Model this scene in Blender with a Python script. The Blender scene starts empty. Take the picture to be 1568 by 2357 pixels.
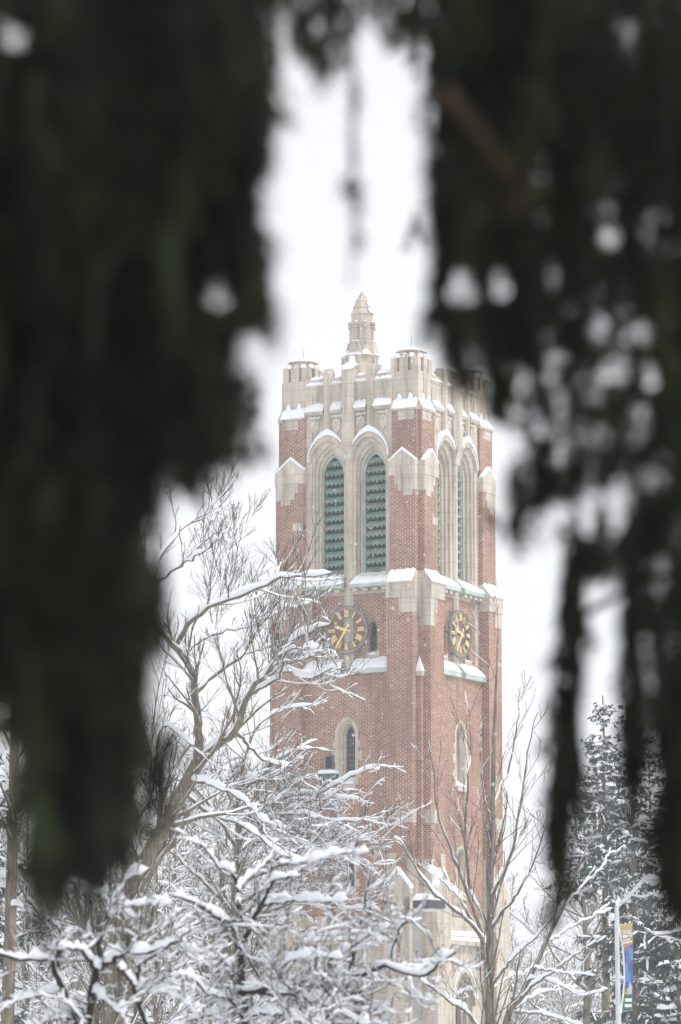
import bpy, bmesh, math, random
import numpy as np
from mathutils import Vector, Matrix
from mathutils.geometry import tessellate_polygon

# ---------------------------------------------------------------- camera, sky, sun, exposure
SC = bpy.context.scene
FPX, CU, CV = 9000.0, 784.0, 1178.0          # focal length and centre of the photograph (1568 x 2356 px)
TILT = math.radians(8.70)                    # the photographer looks up a little
EYE = 1.7

cam_d = bpy.data.cameras.new("camera")
cam = bpy.data.objects.new("camera", cam_d)
SC.collection.objects.link(cam)
cam.location = (0, 0, EYE)
cam.rotation_euler = (math.pi / 2 + TILT, 0, 0)
cam_d.sensor_fit = 'VERTICAL'
cam_d.sensor_height = 36.0
cam_d.sensor_width = 24.0
cam_d.lens = 36.0 * FPX / 2356.0
cam_d.clip_start = 0.1
cam_d.clip_end = 6000
cam_d.dof.use_dof = True
cam_d.dof.focus_distance = 141.0
cam_d.dof.aperture_fstop = 4.8
cam_d.dof.aperture_blades = 0
SC.camera = cam

SUN_EL, SUN_AZ = math.radians(48), math.radians(114)   # azimuth measured from +Y (view direction) towards +X
world = bpy.data.worlds.new("World")
SC.world = world
world.use_nodes = True
nt = world.node_tree
nt.nodes.clear()
n_out = nt.nodes.new("ShaderNodeOutputWorld")
n_bg = nt.nodes.new("ShaderNodeBackground")
n_sky = nt.nodes.new("ShaderNodeTexSky")
n_hsv = nt.nodes.new("ShaderNodeHueSaturation")
n_sky.sky_type = 'NISHITA'
n_sky.sun_disc = False
n_sky.sun_elevation = SUN_EL
n_sky.sun_rotation = SUN_AZ
n_sky.air_density = 1.0
n_sky.dust_density = 6.0
n_sky.ozone_density = 1.0
n_hsv.inputs["Saturation"].default_value = 0.10     # overcast: the cloud deck takes the blue out
# the cloud deck evens the sky out: blend the clear-sky gradient towards one cloud grey
n_mix = nt.nodes.new("ShaderNodeMix")
n_mix.data_type = 'RGBA'
n_mix.inputs[0].default_value = 0.80
n_mix.inputs[7].default_value = (10.0, 10.2, 10.6, 1)
nt.links.new(n_sky.outputs[0], n_hsv.inputs["Color"])
nt.links.new(n_hsv.outputs[0], n_mix.inputs[6])
n_cl = nt.nodes.new("ShaderNodeTexNoise"); n_cl.inputs["Scale"].default_value = 5.0; n_cl.inputs["Detail"].default_value = 3
n_tc = nt.nodes.new("ShaderNodeTexCoord"); nt.links.new(n_tc.outputs["Generated"], n_cl.inputs["Vector"])
n_rg = nt.nodes.new("ShaderNodeMapRange")
for i_, v_ in enumerate((0.3, 0.7, 0.95, 1.07)): n_rg.inputs[1 + i_].default_value = v_
nt.links.new(n_cl.outputs[0], n_rg.inputs[0])
n_sc = nt.nodes.new("ShaderNodeVectorMath"); n_sc.operation = 'SCALE'
nt.links.new(n_mix.outputs[2], n_sc.inputs[0]); nt.links.new(n_rg.outputs[0], n_sc.inputs["Scale"])
nt.links.new(n_sc.outputs[0], n_bg.inputs["Color"])
n_bg.inputs["Strength"].default_value = 0.087
nt.links.new(n_bg.outputs[0], n_out.inputs["Surface"])

sun_d = bpy.data.lights.new("sun", 'SUN')
sun_d.energy = 1.5
sun_d.angle = math.radians(25)
sun_d.color = (1.0, 0.95, 0.88)
sun = bpy.data.objects.new("sun", sun_d)
SC.collection.objects.link(sun)
_sv = Vector((math.sin(SUN_AZ) * math.cos(SUN_EL), math.cos(SUN_AZ) * math.cos(SUN_EL), math.sin(SUN_EL)))
sun.rotation_euler = _sv.to_track_quat('Z', 'Y').to_euler()
sun.location = (60, 20, 80)

SC.view_settings.view_transform = 'Standard'
SC.view_settings.look = 'None'
SC.view_settings.exposure = 0.33
SC.view_settings.gamma = 1.0
SC.render.engine = 'CYCLES'
SC.cycles.use_denoising = True
SC.cycles.max_bounces = 6
SC.cycles.diffuse_bounces = 4
SC.cycles.volume_bounces = 1

# ---------------------------------------------------------------- helpers
def at(U, V, d):
    """world point on the sight line of photo pixel (U, V) at depth d (metres along +Y)"""
    a, b = (U - CU) / FPX, (CV - V) / FPX
    y = math.cos(TILT) - b * math.sin(TILT)
    z = math.sin(TILT) + b * math.cos(TILT)
    k = d / y
    return np.array([a * k, d, EYE + z * k])

def Z(V, d=140.0):
    return at(CU, V, d)[2]

def link(o, parent=None):
    SC.collection.objects.link(o)
    if parent is not None:
        o.parent = parent
    return o

def tag(o, label, cat, group=None, kind=None):
    o["label"] = label
    if cat: o["category"] = cat
    if group: o["group"] = group
    if kind: o["kind"] = kind
    return o

def empty(name, loc=(0, 0, 0), rz=0.0):
    o = bpy.data.objects.new(name, None)
    o.location = loc
    o.rotation_euler = (0, 0, rz)
    o.empty_display_size = 0.5
    return link(o)

def copy_tree(o, parent=None):
    c = o.copy()
    SC.collection.objects.link(c)
    if parent is not None:
        c.parent = parent
    for ch in o.children:
        copy_tree(ch, c)
    return c

class MB:
    """collects plain polygons, then links them as one mesh object"""
    def __init__(self):
        self.v, self.f = [], []
    def add(self, vs, fs):
        n = len(self.v)
        self.v += [tuple(map(float, p)) for p in vs]
        self.f += [tuple(n + i for i in f) for f in fs]
    def extrude(self, poly, vec):
        n = len(poly)
        a = [Vector(p) for p in poly]
        b = [p + Vector(vec) for p in a]
        fs = [tuple(range(n))[::-1], tuple(range(n, 2 * n))]
        fs += [(i, (i + 1) % n, n + (i + 1) % n, n + i) for i in range(n)]
        self.add(a + b, fs)
    def build(self, name, mat, parent=None, smooth=False, label=None):
        me = bpy.data.meshes.new(name)
        me.from_pydata(self.v, [], self.f)
        bm = bmesh.new(); bm.from_mesh(me)
        bmesh.ops.recalc_face_normals(bm, faces=bm.faces)
        bm.to_mesh(me); bm.free()
        me.materials.append(mat)
        if smooth:
            me.polygons.foreach_set("use_smooth", [True] * len(me.polygons))
        o = link(bpy.data.objects.new(name, me), parent)
        if label: o["label"] = label
        return o

class Acc:
    """collects numpy quads (large vegetation meshes)"""
    def __init__(self):
        self.v, self.f, self.n = [], [], 0
    def add(self, v, f):
        if len(v) == 0: return
        self.v.append(np.asarray(v, np.float32)); self.f.append(np.asarray(f, np.int32) + self.n); self.n += len(v)
    def build(self, name, mat, parent=None, origin=None, smooth=True, label=None):
        v = np.concatenate(self.v) if self.v else np.zeros((0, 3), np.float32)
        f = np.concatenate(self.f) if self.f else np.zeros((0, 4), np.int32)
        if origin is not None:
            v = v - np.asarray(origin, np.float32)
        me = bpy.data.meshes.new(name)
        me.vertices.add(len(v)); me.vertices.foreach_set("co", v.ravel())
        me.loops.add(f.size); me.loops.foreach_set("vertex_index", f.ravel())
        me.polygons.add(len(f)); me.polygons.foreach_set("loop_start", np.arange(0, f.size, 4, dtype=np.int32))
        if smooth:
            me.polygons.foreach_set("use_smooth", np.ones(len(f), bool))
        me.update(calc_edges=True)
        me.materials.append(mat)
        o = link(bpy.data.objects.new(name, me), parent)
        if label: o["label"] = label
        return o

# ---------------------------------------------------------------- materials
def new_mat(name):
    m = bpy.data.materials.new(name)
    m.use_nodes = True
    t = m.node_tree
    return m, t, t.nodes["Principled BSDF"]

def N(t, kind, **kw):
    n = t.nodes.new(kind)
    for k, v in kw.items():
        setattr(n, k, v)
    return n

def mix_rgb(t, fac, a, b, blend='MIX'):
    m = N(t, "ShaderNodeMix", data_type='RGBA', blend_type=blend)
    for sock, val in ((m.inputs[0], fac), (m.inputs[6], a), (m.inputs[7], b)):
        if isinstance(val, (tuple, list)):
            sock.default_value = (*val, 1) if len(val) == 3 else val
        elif isinstance(val, (int, float)):
            sock.default_value = val
        else:
            t.links.new(val, sock)
    return m.outputs[2]

def ramp(t, src, p0, p1, c0=0.0, c1=1.0):
    r = N(t, "ShaderNodeMapRange", clamp=True)
    r.inputs[1].default_value, r.inputs[2].default_value = p0, p1
    r.inputs[3].default_value, r.inputs[4].default_value = c0, c1
    t.links.new(src, r.inputs[0])
    return r.outputs[0]

def noise(t, scale, detail=4, stretch=None, rough=0.55):
    tc = N(t, "ShaderNodeTexCoord")
    n = N(t, "ShaderNodeTexNoise")
    n.inputs["Scale"].default_value = scale
    n.inputs["Detail"].default_value = detail
    n.inputs["Roughness"].default_value = rough
    if stretch:
        mp = N(t, "ShaderNodeMapping")
        mp.inputs["Scale"].default_value = stretch
        t.links.new(tc.outputs["Object"], mp.inputs[0]); t.links.new(mp.outputs[0], n.inputs[0])
    else:
        t.links.new(tc.outputs["Object"], n.inputs[0])
    return n.outputs[0]

def bump(t, b, h, strength=0.3, dist=0.02):
    n = N(t, "ShaderNodeBump")
    n.inputs["Strength"].default_value = strength
    n.inputs["Distance"].default_value = dist
    t.links.new(h, n.inputs["Height"]); t.links.new(n.outputs[0], b.inputs["Normal"])

def simple(name, c0, c1, scale=6, rough=0.8, stretch=None, bmp=0.0, metal=0.0, detail=4, lo=0.35, hi=0.65):
    m, t, b = new_mat(name)
    h = noise(t, scale, detail, stretch)
    t.links.new(mix_rgb(t, ramp(t, h, lo, hi), c0, c1), b.inputs["Base Color"])
    b.inputs["Roughness"].default_value = rough
    b.inputs["Metallic"].default_value = metal
    b.inputs["Specular IOR Level"].default_value = 0.25
    if bmp: bump(t, b, h, bmp)
    return m

def make_brick():
    m, t, b = new_mat("brick")
    tc = N(t, "ShaderNodeTexCoord"); sp = N(t, "ShaderNodeSeparateXYZ"); ad = N(t, "ShaderNodeMath", operation='ADD')
    cb = N(t, "ShaderNodeCombineXYZ"); br = N(t, "ShaderNodeTexBrick")
    t.links.new(tc.outputs["Object"], sp.inputs[0])
    t.links.new(sp.outputs[0], ad.inputs[0]); t.links.new(sp.outputs[1], ad.inputs[1])
    sq = N(t, "ShaderNodeMath", operation='MULTIPLY'); sq.inputs[1].default_value = 0.35      # wide upright joints, thin bed joints
    t.links.new(ad.outputs[0], sq.inputs[0]); t.links.new(sq.outputs[0], cb.inputs[0]); t.links.new(sp.outputs[2], cb.inputs[1])
    t.links.new(cb.outputs[0], br.inputs["Vector"])
    br.offset = 0.5
    for k, v in (("Scale", 1.0), ("Mortar Size", 0.0062), ("Mortar Smooth", 0.1), ("Bias", -0.1), ("Brick Width", 0.215 * 0.35), ("Row Height", 0.072)):
        br.inputs[k].default_value = v
    br.inputs["Color1"].default_value = (0.245, 0.105, 0.072, 1)
    br.inputs["Color2"].default_value = (0.43, 0.245, 0.165, 1)
    br.inputs["Mortar"].default_value = (0.54, 0.47, 0.42, 1)
    # courses of slightly different clay, and broad weather patches
    big = noise(t, 1.0, 3, (0.5, 0.5, 2.2))
    c = mix_rgb(t, ramp(t, big, 0.35, 0.65, 0.0, 0.45), br.outputs[0], (0.37, 0.225, 0.15))
    fine = noise(t, 0.45, 5)
    c = mix_rgb(t, ramp(t, fine, 0.48, 0.75, 0.0, 0.55), c, (0.20, 0.12, 0.095))
    wet = noise(t, 1.0, 5, (2.6, 2.6, 0.22), 0.6)          # damp streaks running down the wall
    c = mix_rgb(t, ramp(t, wet, 0.52, 0.72, 0.0, 0.5), c, (0.15, 0.085, 0.065))
    t.links.new(c, b.inputs["Base Color"])
    b.inputs["Roughness"].default_value = 0.9
    b.inputs["Specular IOR Level"].default_value = 0.15
    inv = N(t, "ShaderNodeMath", operation='SUBTRACT'); inv.inputs[0].default_value = 1.0
    t.links.new(br.outputs[1], inv.inputs[1])
    bump(t, b, inv.outputs[0], 0.4, 0.008)
    return m

def make_stone():
    m, t, b = new_mat("limestone")
    a = noise(t, 2.0, 6)
    c = mix_rgb(t, ramp(t, a, 0.3, 0.7), (0.52, 0.455, 0.375), (0.65, 0.585, 0.495))
    blk = N(t, "ShaderNodeTexVoronoi"); blk.inputs["Scale"].default_value = 1.3
    tc = N(t, "ShaderNodeTexCoord"); t.links.new(tc.outputs["Object"], blk.inputs["Vector"])
    hs = N(t, "ShaderNodeSeparateColor"); t.links.new(blk.outputs["Color"], hs.inputs[0])
    c = mix_rgb(t, ramp(t, hs.outputs[0], 0, 1, 0, 0.35), c, (0.47, 0.42, 0.37))
    # rain-washed soot: tall narrow streaks
    s = noise(t, 1.0, 6, (3.2, 3.2, 0.38), 0.6)
    c = mix_rgb(t, ramp(t, s, 0.49, 0.70, 0.0, 0.75), c, (0.215, 0.19, 0.155))
    s2 = noise(t, 0.6, 4, (1, 1, 0.5))
    c = mix_rgb(t, ramp(t, s2, 0.52, 0.74, 0.0, 0.4), c, (0.28, 0.26, 0.20))
    # ashlar joints
    sp = N(t, "ShaderNodeSeparateXYZ"); ad = N(t, "ShaderNodeMath", operation='ADD'); cb = N(t, "ShaderNodeCombineXYZ"); br = N(t, "ShaderNodeTexBrick")
    t.links.new(tc.outputs["Object"], sp.inputs[0]); t.links.new(sp.outputs[0], ad.inputs[0]); t.links.new(sp.outputs[1], ad.inputs[1])
    t.links.new(ad.outputs[0], cb.inputs[0]); t.links.new(sp.outputs[2], cb.inputs[1]); t.links.new(cb.outputs[0], br.inputs["Vector"])
    for k, v in (("Scale", 1.0), ("Mortar Size", 0.009), ("Mortar Smooth", 0.3), ("Brick Width", 0.95), ("Row Height", 0.46)):
        br.inputs[k].default_value = v
    c = mix_rgb(t, ramp(t, br.outputs[1], 0, 1, 0, 0.55), c, (0.20, 0.175, 0.145))
    t.links.new(c, b.inputs["Base Color"])
    b.inputs["Roughness"].default_value = 0.9
    b.inputs["Specular IOR Level"].default_value = 0.2
    bump(t, b, noise(t, 14, 5), 0.25, 0.01)
    return m

def make_snow():
    m, t, b = new_mat("snow")
    h = noise(t, 9, 6)
    t.links.new(mix_rgb(t, h, (0.80, 0.83, 0.88), (0.88, 0.89, 0.91)), b.inputs["Base Color"])
    b.inputs["Roughness"].default_value = 0.75
    b.inputs["Specular IOR Level"].default_value = 0.2
    bump(t, b, h, 0.5, 0.02)
    return m

def make_bark(name, c0, c1, scale):
    m, t, b = new_mat(name)
    h = noise(t, scale, 6, (1, 1, 0.16), 0.65)
    g = noise(t, scale * 0.12, 3)
    c = mix_rgb(t, ramp(t, h, 0.35, 0.65), c0, c1)
    c = mix_rgb(t, ramp(t, g, 0.5, 0.7, 0, 0.5), c, (c1[0] * 0.9, c1[1] * 1.0, c1[2] * 0.7))
    t.links.new(c, b.inputs["Base Color"])
    b.inputs["Roughness"].default_value = 0.95
    b.inputs["Specular IOR Level"].default_value = 0.1
    bump(t, b, h, 0.8, 0.02)
    return m

def make_needles(name, c0, c1, scale):
    m, t, b = new_mat(name)
    h = noise(t, scale, 3)
    t.links.new(mix_rgb(t, ramp(t, h, 0.3, 0.7), c0, c1), b.inputs["Base Color"])
    b.inputs["Roughness"].default_value = 0.6
    b.inputs["Specular IOR Level"].default_value = 0.2
    return m

M_BRICK, M_STONE, M_SNOW = make_brick(), make_stone(), make_snow()
M_COPPER = simple("verdigris_copper", (0.33, 0.46, 0.41), (0.55, 0.59, 0.53), 2.0, 0.7)
M_COPPER_DARK = simple("dark_weathered_copper", (0.045, 0.09, 0.085), (0.11, 0.20, 0.18), 5, 0.6)
M_LOUVER = simple("green_louver_copper", (0.17, 0.33, 0.27), (0.33, 0.48, 0.41), 1.6, 0.65)
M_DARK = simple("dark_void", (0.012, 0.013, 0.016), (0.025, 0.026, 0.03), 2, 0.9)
M_GLASS = simple("leaded_glass", (0.020, 0.023, 0.032), (0.06, 0.066, 0.082), 3.5, 0.22)
M_IRON = simple("painted_iron", (0.14, 0.155, 0.185), (0.22, 0.24, 0.275), 8, 0.5)
M_GOLD = simple("gold_leaf", (0.76, 0.54, 0.24), (0.84, 0.66, 0.36), 5, 0.5)
M_BARK = make_bark("grey_brown_bark", (0.07, 0.057, 0.044), (0.25, 0.21, 0.15), 18)
M_BARK_LIGHT = make_bark("pale_bark", (0.075, 0.064, 0.054), (0.25, 0.215, 0.175), 16)
M_BARK_DARK = make_bark("dark_crabapple_bark", (0.022, 0.018, 0.017), (0.065, 0.052, 0.047), 40)
M_TWIG = simple("twig_bark", (0.050, 0.038, 0.034), (0.105, 0.082, 0.070), 3, 0.95)
M_TWIG_DARK = simple("purple_brown_twig", (0.026, 0.019, 0.020), (0.066, 0.050, 0.049), 5, 0.95)
M_SPRUCE = make_needles("spruce_needles", (0.035, 0.056, 0.048), (0.085, 0.115, 0.100), 1.5)
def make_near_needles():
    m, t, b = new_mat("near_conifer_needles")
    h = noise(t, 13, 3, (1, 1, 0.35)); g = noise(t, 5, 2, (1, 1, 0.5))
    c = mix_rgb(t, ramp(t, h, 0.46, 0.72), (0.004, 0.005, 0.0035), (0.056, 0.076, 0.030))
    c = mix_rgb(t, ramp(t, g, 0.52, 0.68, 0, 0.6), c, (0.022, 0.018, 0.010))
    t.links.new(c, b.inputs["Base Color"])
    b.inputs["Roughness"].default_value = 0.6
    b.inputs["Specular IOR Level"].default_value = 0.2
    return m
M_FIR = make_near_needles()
M_FIRWOOD = make_bark("conifer_wood", (0.026, 0.020, 0.015), (0.088, 0.062, 0.043), 60)
M_POLE = simple("galvanised_steel", (0.50, 0.51, 0.53), (0.62, 0.63, 0.65), 4, 0.5)
M_GREYPOLE = simple("grey_paint", (0.30, 0.295, 0.29), (0.37, 0.365, 0.36), 4, 0.6)
M_HEAD = simple("dark_grey_paint", (0.085, 0.088, 0.105), (0.115, 0.118, 0.135), 4, 0.6)
M_LENS = simple("frosted_lens", (0.55, 0.57, 0.55), (0.66, 0.68, 0.66), 6, 0.3)
M_ROOFWOOD = simple("dark_felt", (0.05, 0.05, 0.055), (0.08, 0.08, 0.085), 3, 0.9)

# ---------------------------------------------------------------- ground
g = MB()
nx = 24
for i in range(nx + 1):
    for j in range(nx + 1):
        g.v.append((-3000 + 6000 * i / nx, -2800 + 6000 * j / nx, 0.0))
for i in range(nx):
    for j in range(nx):
        a = i * (nx + 1) + j
        g.f.append((a, a + nx + 1, a + nx + 2, a + 1))
go = g.build("ground", M_SNOW)
tag(go, "snow covered lawn spreading round the tower and trees", "ground", kind="structure")

# ================================================================ the bell tower
A = math.radians(29.0)
H = 2.85                                   # half the width of the core
_nc = at(963, 1178, 140.0)                 # near corner of the core
_tx = _nc[0] - (math.cos(A) * H + math.sin(A) * -H)
_ty = 140.0 - (-math.sin(A) * H + math.cos(A) * -H)
tower = empty("bell_tower", (_tx, _ty, 0), -A)
tag(tower, "tall square brick and limestone clock tower with green louvres and snow on its ledges", "bell tower")
DL, DR = 140.0 + H * math.sin(A), 140.0 + H * math.cos(A)      # depth of the middle of the two visible faces

def T(k, u, o, z):
    x, y = u, -(H + o)
    for _ in range(k % 4):
        x, y = -y, x
    return (x, y, z)
def uz(mb, k, poly, o0, o1):
    a = [T(k, u, o0, z) for u, z in poly]; b = [T(k, u, o1, z) for u, z in poly]
    n = len(a)
    mb.add(a + b, [tuple(range(n)), tuple(range(n, 2 * n))] + [(i, (i + 1) % n, n + (i + 1) % n, n + i) for i in range(n)])
def oz(mb, k, poly, u0, u1):
    a = [T(k, u0, o, z) for o, z in poly]; b = [T(k, u1, o, z) for o, z in poly]
    n = len(a)
    mb.add(a + b, [tuple(range(n)), tuple(range(n, 2 * n))] + [(i, (i + 1) % n, n + (i + 1) % n, n + i) for i in range(n)])
def uo(mb, k, poly, z0, z1):
    a = [T(k, u, o, z0) for u, o in poly]; b = [T(k, u, o, z1) for u, o in poly]
    n = len(a)
    mb.add(a + b, [tuple(range(n)), tuple(range(n, 2 * n))] + [(i, (i + 1) % n, n + (i + 1) % n, n + i) for i in range(n)])
def fbox(mb, k, u0, u1, o0, o1, z0, z1):
    uz(mb, k, [(u0, z0), (u1, z0), (u1, z1), (u0, z1)], o0, o1)

def gothic(hw, h, n):
    """right half of a two-centred pointed arch, from the springing to the apex"""
    h = max(h, hw * 1.001)
    R = (h * h + hw * hw) / (2 * hw)
    pm = math.asin(min(1.0, h / R))
    return [(hw - R + R * math.cos(pm * i / n), R * math.sin(pm * i / n)) for i in range(n + 1)]
def arch(uc, hw, z0, zs, za, n=9):
    """closed outline of a pointed opening: sill z0, springing zs, apex za"""
    c = gothic(hw, za - zs, n)
    return [(uc - hw, z0), (uc + hw, z0)] + [(uc + x, zs + z) for x, z in c] + [(uc - x, zs + z) for x, z in c[-2::-1]]
def wall_holes(mb, k, u0, u1, z0, z1, o, loops):
    outer = [(u0, z0), (u1, z0), (u1, z1), (u0, z1)]
    polys = [outer] + loops
    tri = tessellate_polygon([[Vector((u, z, 0)) for u, z in p] for p in polys])
    flat = [p for poly in polys for p in poly]
    mb.add([T(k, u, o, z) for u, z in flat], tri)
def strip(mb, k, la, oa, lb, ob):
    n = len(la)
    mb.add([T(k, u, oa, z) for u, z in la] + [T(k, u, ob, z) for u, z in lb],
           [(i, (i + 1) % n, n + (i + 1) % n, n + i) for i in range(n)])
def pane(mb, k, loop, o):
    mb.add([T(k, u, o, z) for u, z in loop], [tuple(range(len(loop)))])
def arch_band(mb, k, uc, hw0, zs0, za0, hw1, zs1, za1, o0, o1, n=10):
    """solid band between two pointed curves (open at the bottom)"""
    def curve(hw, zs, za):
        c = gothic(hw, za - zs, n)
        return [(uc + x, zs + z) for x, z in c] + [(uc - x, zs + z) for x, z in c[-2::-1]]
    a, b = curve(hw0, zs0, za0), curve(hw1, zs1, za1)
    m = len(a)
    V_ = [T(k, u, o0, z) for u, z in a] + [T(k, u, o0, z) for u, z in b] + [T(k, u, o1, z) for u, z in a] + [T(k, u, o1, z) for u, z in b]
    F = []
    for i in range(m - 1):
        F += [(i, i + 1, m + i + 1, m + i), (2 * m + i, 2 * m + i + 1, 3 * m + i + 1, 3 * m + i),
              (i, i + 1, 2 * m + i + 1, 2 * m + i), (m + i, m + i + 1, 3 * m + i + 1, 3 * m + i)]
    for i in (0, m - 1):
        F.append((i, m + i, 3 * m + i, 2 * m + i))
    mb.add(V_, F)
def lump(mb, k, prof, u0, u1, n=9, seed=0, amp=0.05):
    """snow lying on a ledge: profile (o, z) swept along u, its top edge slightly uneven"""
    rnd = random.Random(seed)
    rows = []
    for i in range(n + 1):
        u = u0 + (u1 - u0) * i / n
        e = 0.55 if i in (0, n) else 1.0
        dz = rnd.uniform(-amp, amp) * 0.6
        rows.append([T(k, u, o + rnd.uniform(-amp, amp) * 0.4 * w, z0_ + (z - z0_) * e + dz * w) for (o, z, z0_, w) in prof])
    m = len(prof)
    V_ = [p for r in rows for p in r]
    F = [(i * m + j, (i + 1) * m + j, (i + 1) * m + (j + 1) % m, i * m + (j + 1) % m) for i in range(n) for j in range(m)]
    F += [tuple(range(m)), tuple(range(n * m, n * m + m))]
    mb.add(V_, F)
def slope_snow(mb, k, o_in, z_in, o_out, z_out, th, u0, u1, seed=0):
    """snow on a weathering that falls from (o_in, z_in) to (o_out, z_out)"""
    om, zm = (o_in + o_out) / 2, (z_in + z_out) / 2
    prof = [(o_in, z_in, z_in, 0), (o_out, z_out, z_out, 0), (o_out + 0.035, z_out + th * 0.35, z_out, .5),
            (o_out + 0.0, z_out + th * 0.95, z_out, 1), (om, zm + th * 1.15, zm, 1), (o_in, z_in + th * 0.9, z_in, 1)]
    lump(mb, k, prof, u0, u1, 10, seed)

BW = 1.05                                  # width of a corner buttress
zLEDGE1 = Z(1530, DL); zSILL = Z(1325, DL); zTOPWALL = Z(866, DL)
P_BASE, P_LOW, P_UP, P_TOP = 0.74, 0.48, 0.25, 0.13
W0, W1 = -H + BW, H - BW                   # the bay between two buttresses

# ---- brick core with its window holes --------------------------------------------------------
zb0, zb1 = 0.0, Z(2112, DR)                # limestone base storey below zb1
zc0 = Z(1553, DL)                          # clock ledge, underside
core = MB(); base = MB(); belfry = MB()
OLOW = 0.20                                # the shaft below the clock ledge stands proud of the wall above it
WIN = {}
for k in range(4):
    lo = []
    wz = dict(z0=Z(1808, DL), zs=Z(1690, DL), za=Z(1650, DL))
    l_a = arch(0.0, 0.47, wz['z0'], wz['zs'], wz['za'])
    l_b = arch(0.0, 0.40, Z(2064, DR), Z(1972, DR), Z(1946, DR))
    WIN[k] = (l_a, l_b)
    wall_holes(core, k, -H, H, zb1, zc0, OLOW, [l_a, l_b])
    core.add([T(k, -H, OLOW, zc0), T(k, H, OLOW, zc0), T(k, H, -0.3, zc0), T(k, -H, -0.3, zc0)], [(0, 1, 2, 3)])
    # clock storey: two small round-headed lights
    cl = [arch(s * 0.97, 0.17, Z(1508, DL), Z(1447, DL), Z(1434, DL)) for s in (-1, 1)]
    wall_holes(core, k, -H, H, zc0, Z(1345, DL), 0.0, cl)
    for l in cl:
        strip(core, k, l, 0.0, l, -0.28)
    # stone base storey with the door recess
    dl = arch(0.0, 0.78, 0.35, Z(2310, DR), Z(2236, DR))
    wall_holes(base, k, -H, H, 0, zb1, OLOW + 0.03, [dl])
    strip(base, k, dl, OLOW + 0.03, dl, 0.08)
    dl2 = arch(0.0, 0.66, 0.35, Z(2312, DR), Z(2250, DR))
    strip(base, k, dl, 0.08, dl2, 0.08); strip(base, k, dl2, 0.08, dl2, -0.1)
    d3 = [arch(s * 0.33, 0.22, 0.4, Z(2300, DR), Z(2272, DR)) for s in (-1, 1)]
    wall_holes(base, k, -0.68, 0.68, 0.35, Z(2246, DR), -0.1, d3)
    for l in d3:
        strip(base, k, l, -0.1, l, -0.34)
    # belfry storey, all stone, two deep moulded openings
    loops = []
    for s in (-1, 1):
        uc = s * 0.87
        z0 = zSILL
        A0 = arch(uc, 0.70, z0, Z(1075, DL), Z(1012, DL))
        A1 = arch(uc, 0.62, z0, Z(1078, DL), Z(1020, DL))
        A2 = arch(uc, 0.545, z0, Z(1081, DL), Z(1029, DL))
        A3 = arch(uc, 0.475, z0, Z(1085, DL), Z(1037, DL))
        loops.append(A0)
        strip(belfry, k, A0, 0.0, A1, -0.06); strip(belfry, k, A1, -0.06, A1, -0.15)
        strip(belfry, k, A1, -0.15, A2, -0.19); strip(belfry, k, A2, -0.19, A2, -0.29)
        strip(belfry, k, A2, -0.29, A3, -0.33); strip(belfry, k, A3, -0.33, A3, -0.72)
    wall_holes(belfry, k, -H, H, Z(1345, DL), zTOPWALL, 0.0, loops)
core.build("brick_shaft", M_BRICK, tower)
base.build("stone_base", M_STONE, tower)
belfry.build("belfry_wall", M_STONE, tower)
bd = MB()
for k in range(4):
    fbox(bd, k, -0.62, 0.62, -0.30, -0.28, 0.36, Z(2262, DR))
bd.build("door", M_DARK, tower)
rf = MB(); rf.add([T(k, -H, -0.05, zTOPWALL - 0.4) for k in range(4)], [(0, 1, 2, 3)]); rf.build("roof", M_SNOW, tower)

# ---- windows ----------------------------------------------------------------------------------
rnd = random.Random(3)
def lancet(k, loop, hw, z0, zs, za, inner, depth_out, quoins):
    w = MB()
    # stone surround standing a little proud of the brick, splayed to the light
    L1 = arch(0.0, hw * 0.80, z0 + 0.06, zs - 0.02, za - 0.13)
    L2 = arch(0.0, inner + 0.06, z0 + 0.16, zs - 0.05, za - 0.26)
    L3 = arch(0.0, inner, z0 + 0.20, zs - 0.08, za - 0.31)
    o = OLOW + 0.025
    strip(w, k, loop, OLOW - 0.02, loop, o); strip(w, k, loop, o, L1, o); strip(w, k, L1, o, L2, o - 0.20)
    strip(w, k, L2, o - 0.20, L2, o - 0.27); strip(w, k, L2, o - 0.27, L3, o - 0.29); strip(w, k, L3, o - 0.29, L3, o - 0.52)
    for s in (-1, 1):
        for (q0, q1, wd) in quoins:
            a, b = s * hw * 0.9, s * (hw + wd)
            fbox(w, k, min(a, b), max(a, b), OLOW - 0.02, o - 0.004, Z(q1, DL), Z(q0, DL))
    fbox(w, k, -hw * 0.8, hw * 0.8, OLOW - 0.02, OLOW + 0.09, z0 - 0.12, z0 + 0.04)
    win = w.build("lancet_window", M_STONE, tower)
    gl = MB(); pane(gl, k, arch(0.0, inner + 0.02, z0 + 0.15, zs - 0.08, za - 0.30), o - 0.44); gl.build("glass", M_GLASS, win)
    br = MB()
    nb = 9
    for i in range(1, nb):
        zz = z0 + 0.2 + (zs - z0 - 0.2) * i / nb
        fbox(br, k, -inner - 0.01, inner + 0.01, o - 0.435, o - 0.42, zz - 0.010, zz + 0.010)
    for x in (-inner * 0.34, inner * 0.34):
        fbox(br, k, x - 0.009, x + 0.009, o - 0.43, o - 0.415, z0 + 0.2, zs + 0.1)
    br.build("glazing_bar", M_IRON, win)
    sn = MB()
    lump(sn, k, [(OLOW - 0.30, z0 + 0.1, z0 + 0.1, 0), (OLOW + 0.1, z0 + 0.042, z0 + 0.042, 0), (OLOW + 0.1, z0 + 0.1, z0 + 0.042, .6), (OLOW - 0.30, z0 + 0.33, z0 + 0.1, .6)], -inner - 0.12, inner + 0.12, 6, k, 0.02)
    sn.build("snow", M_SNOW, win)
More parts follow.
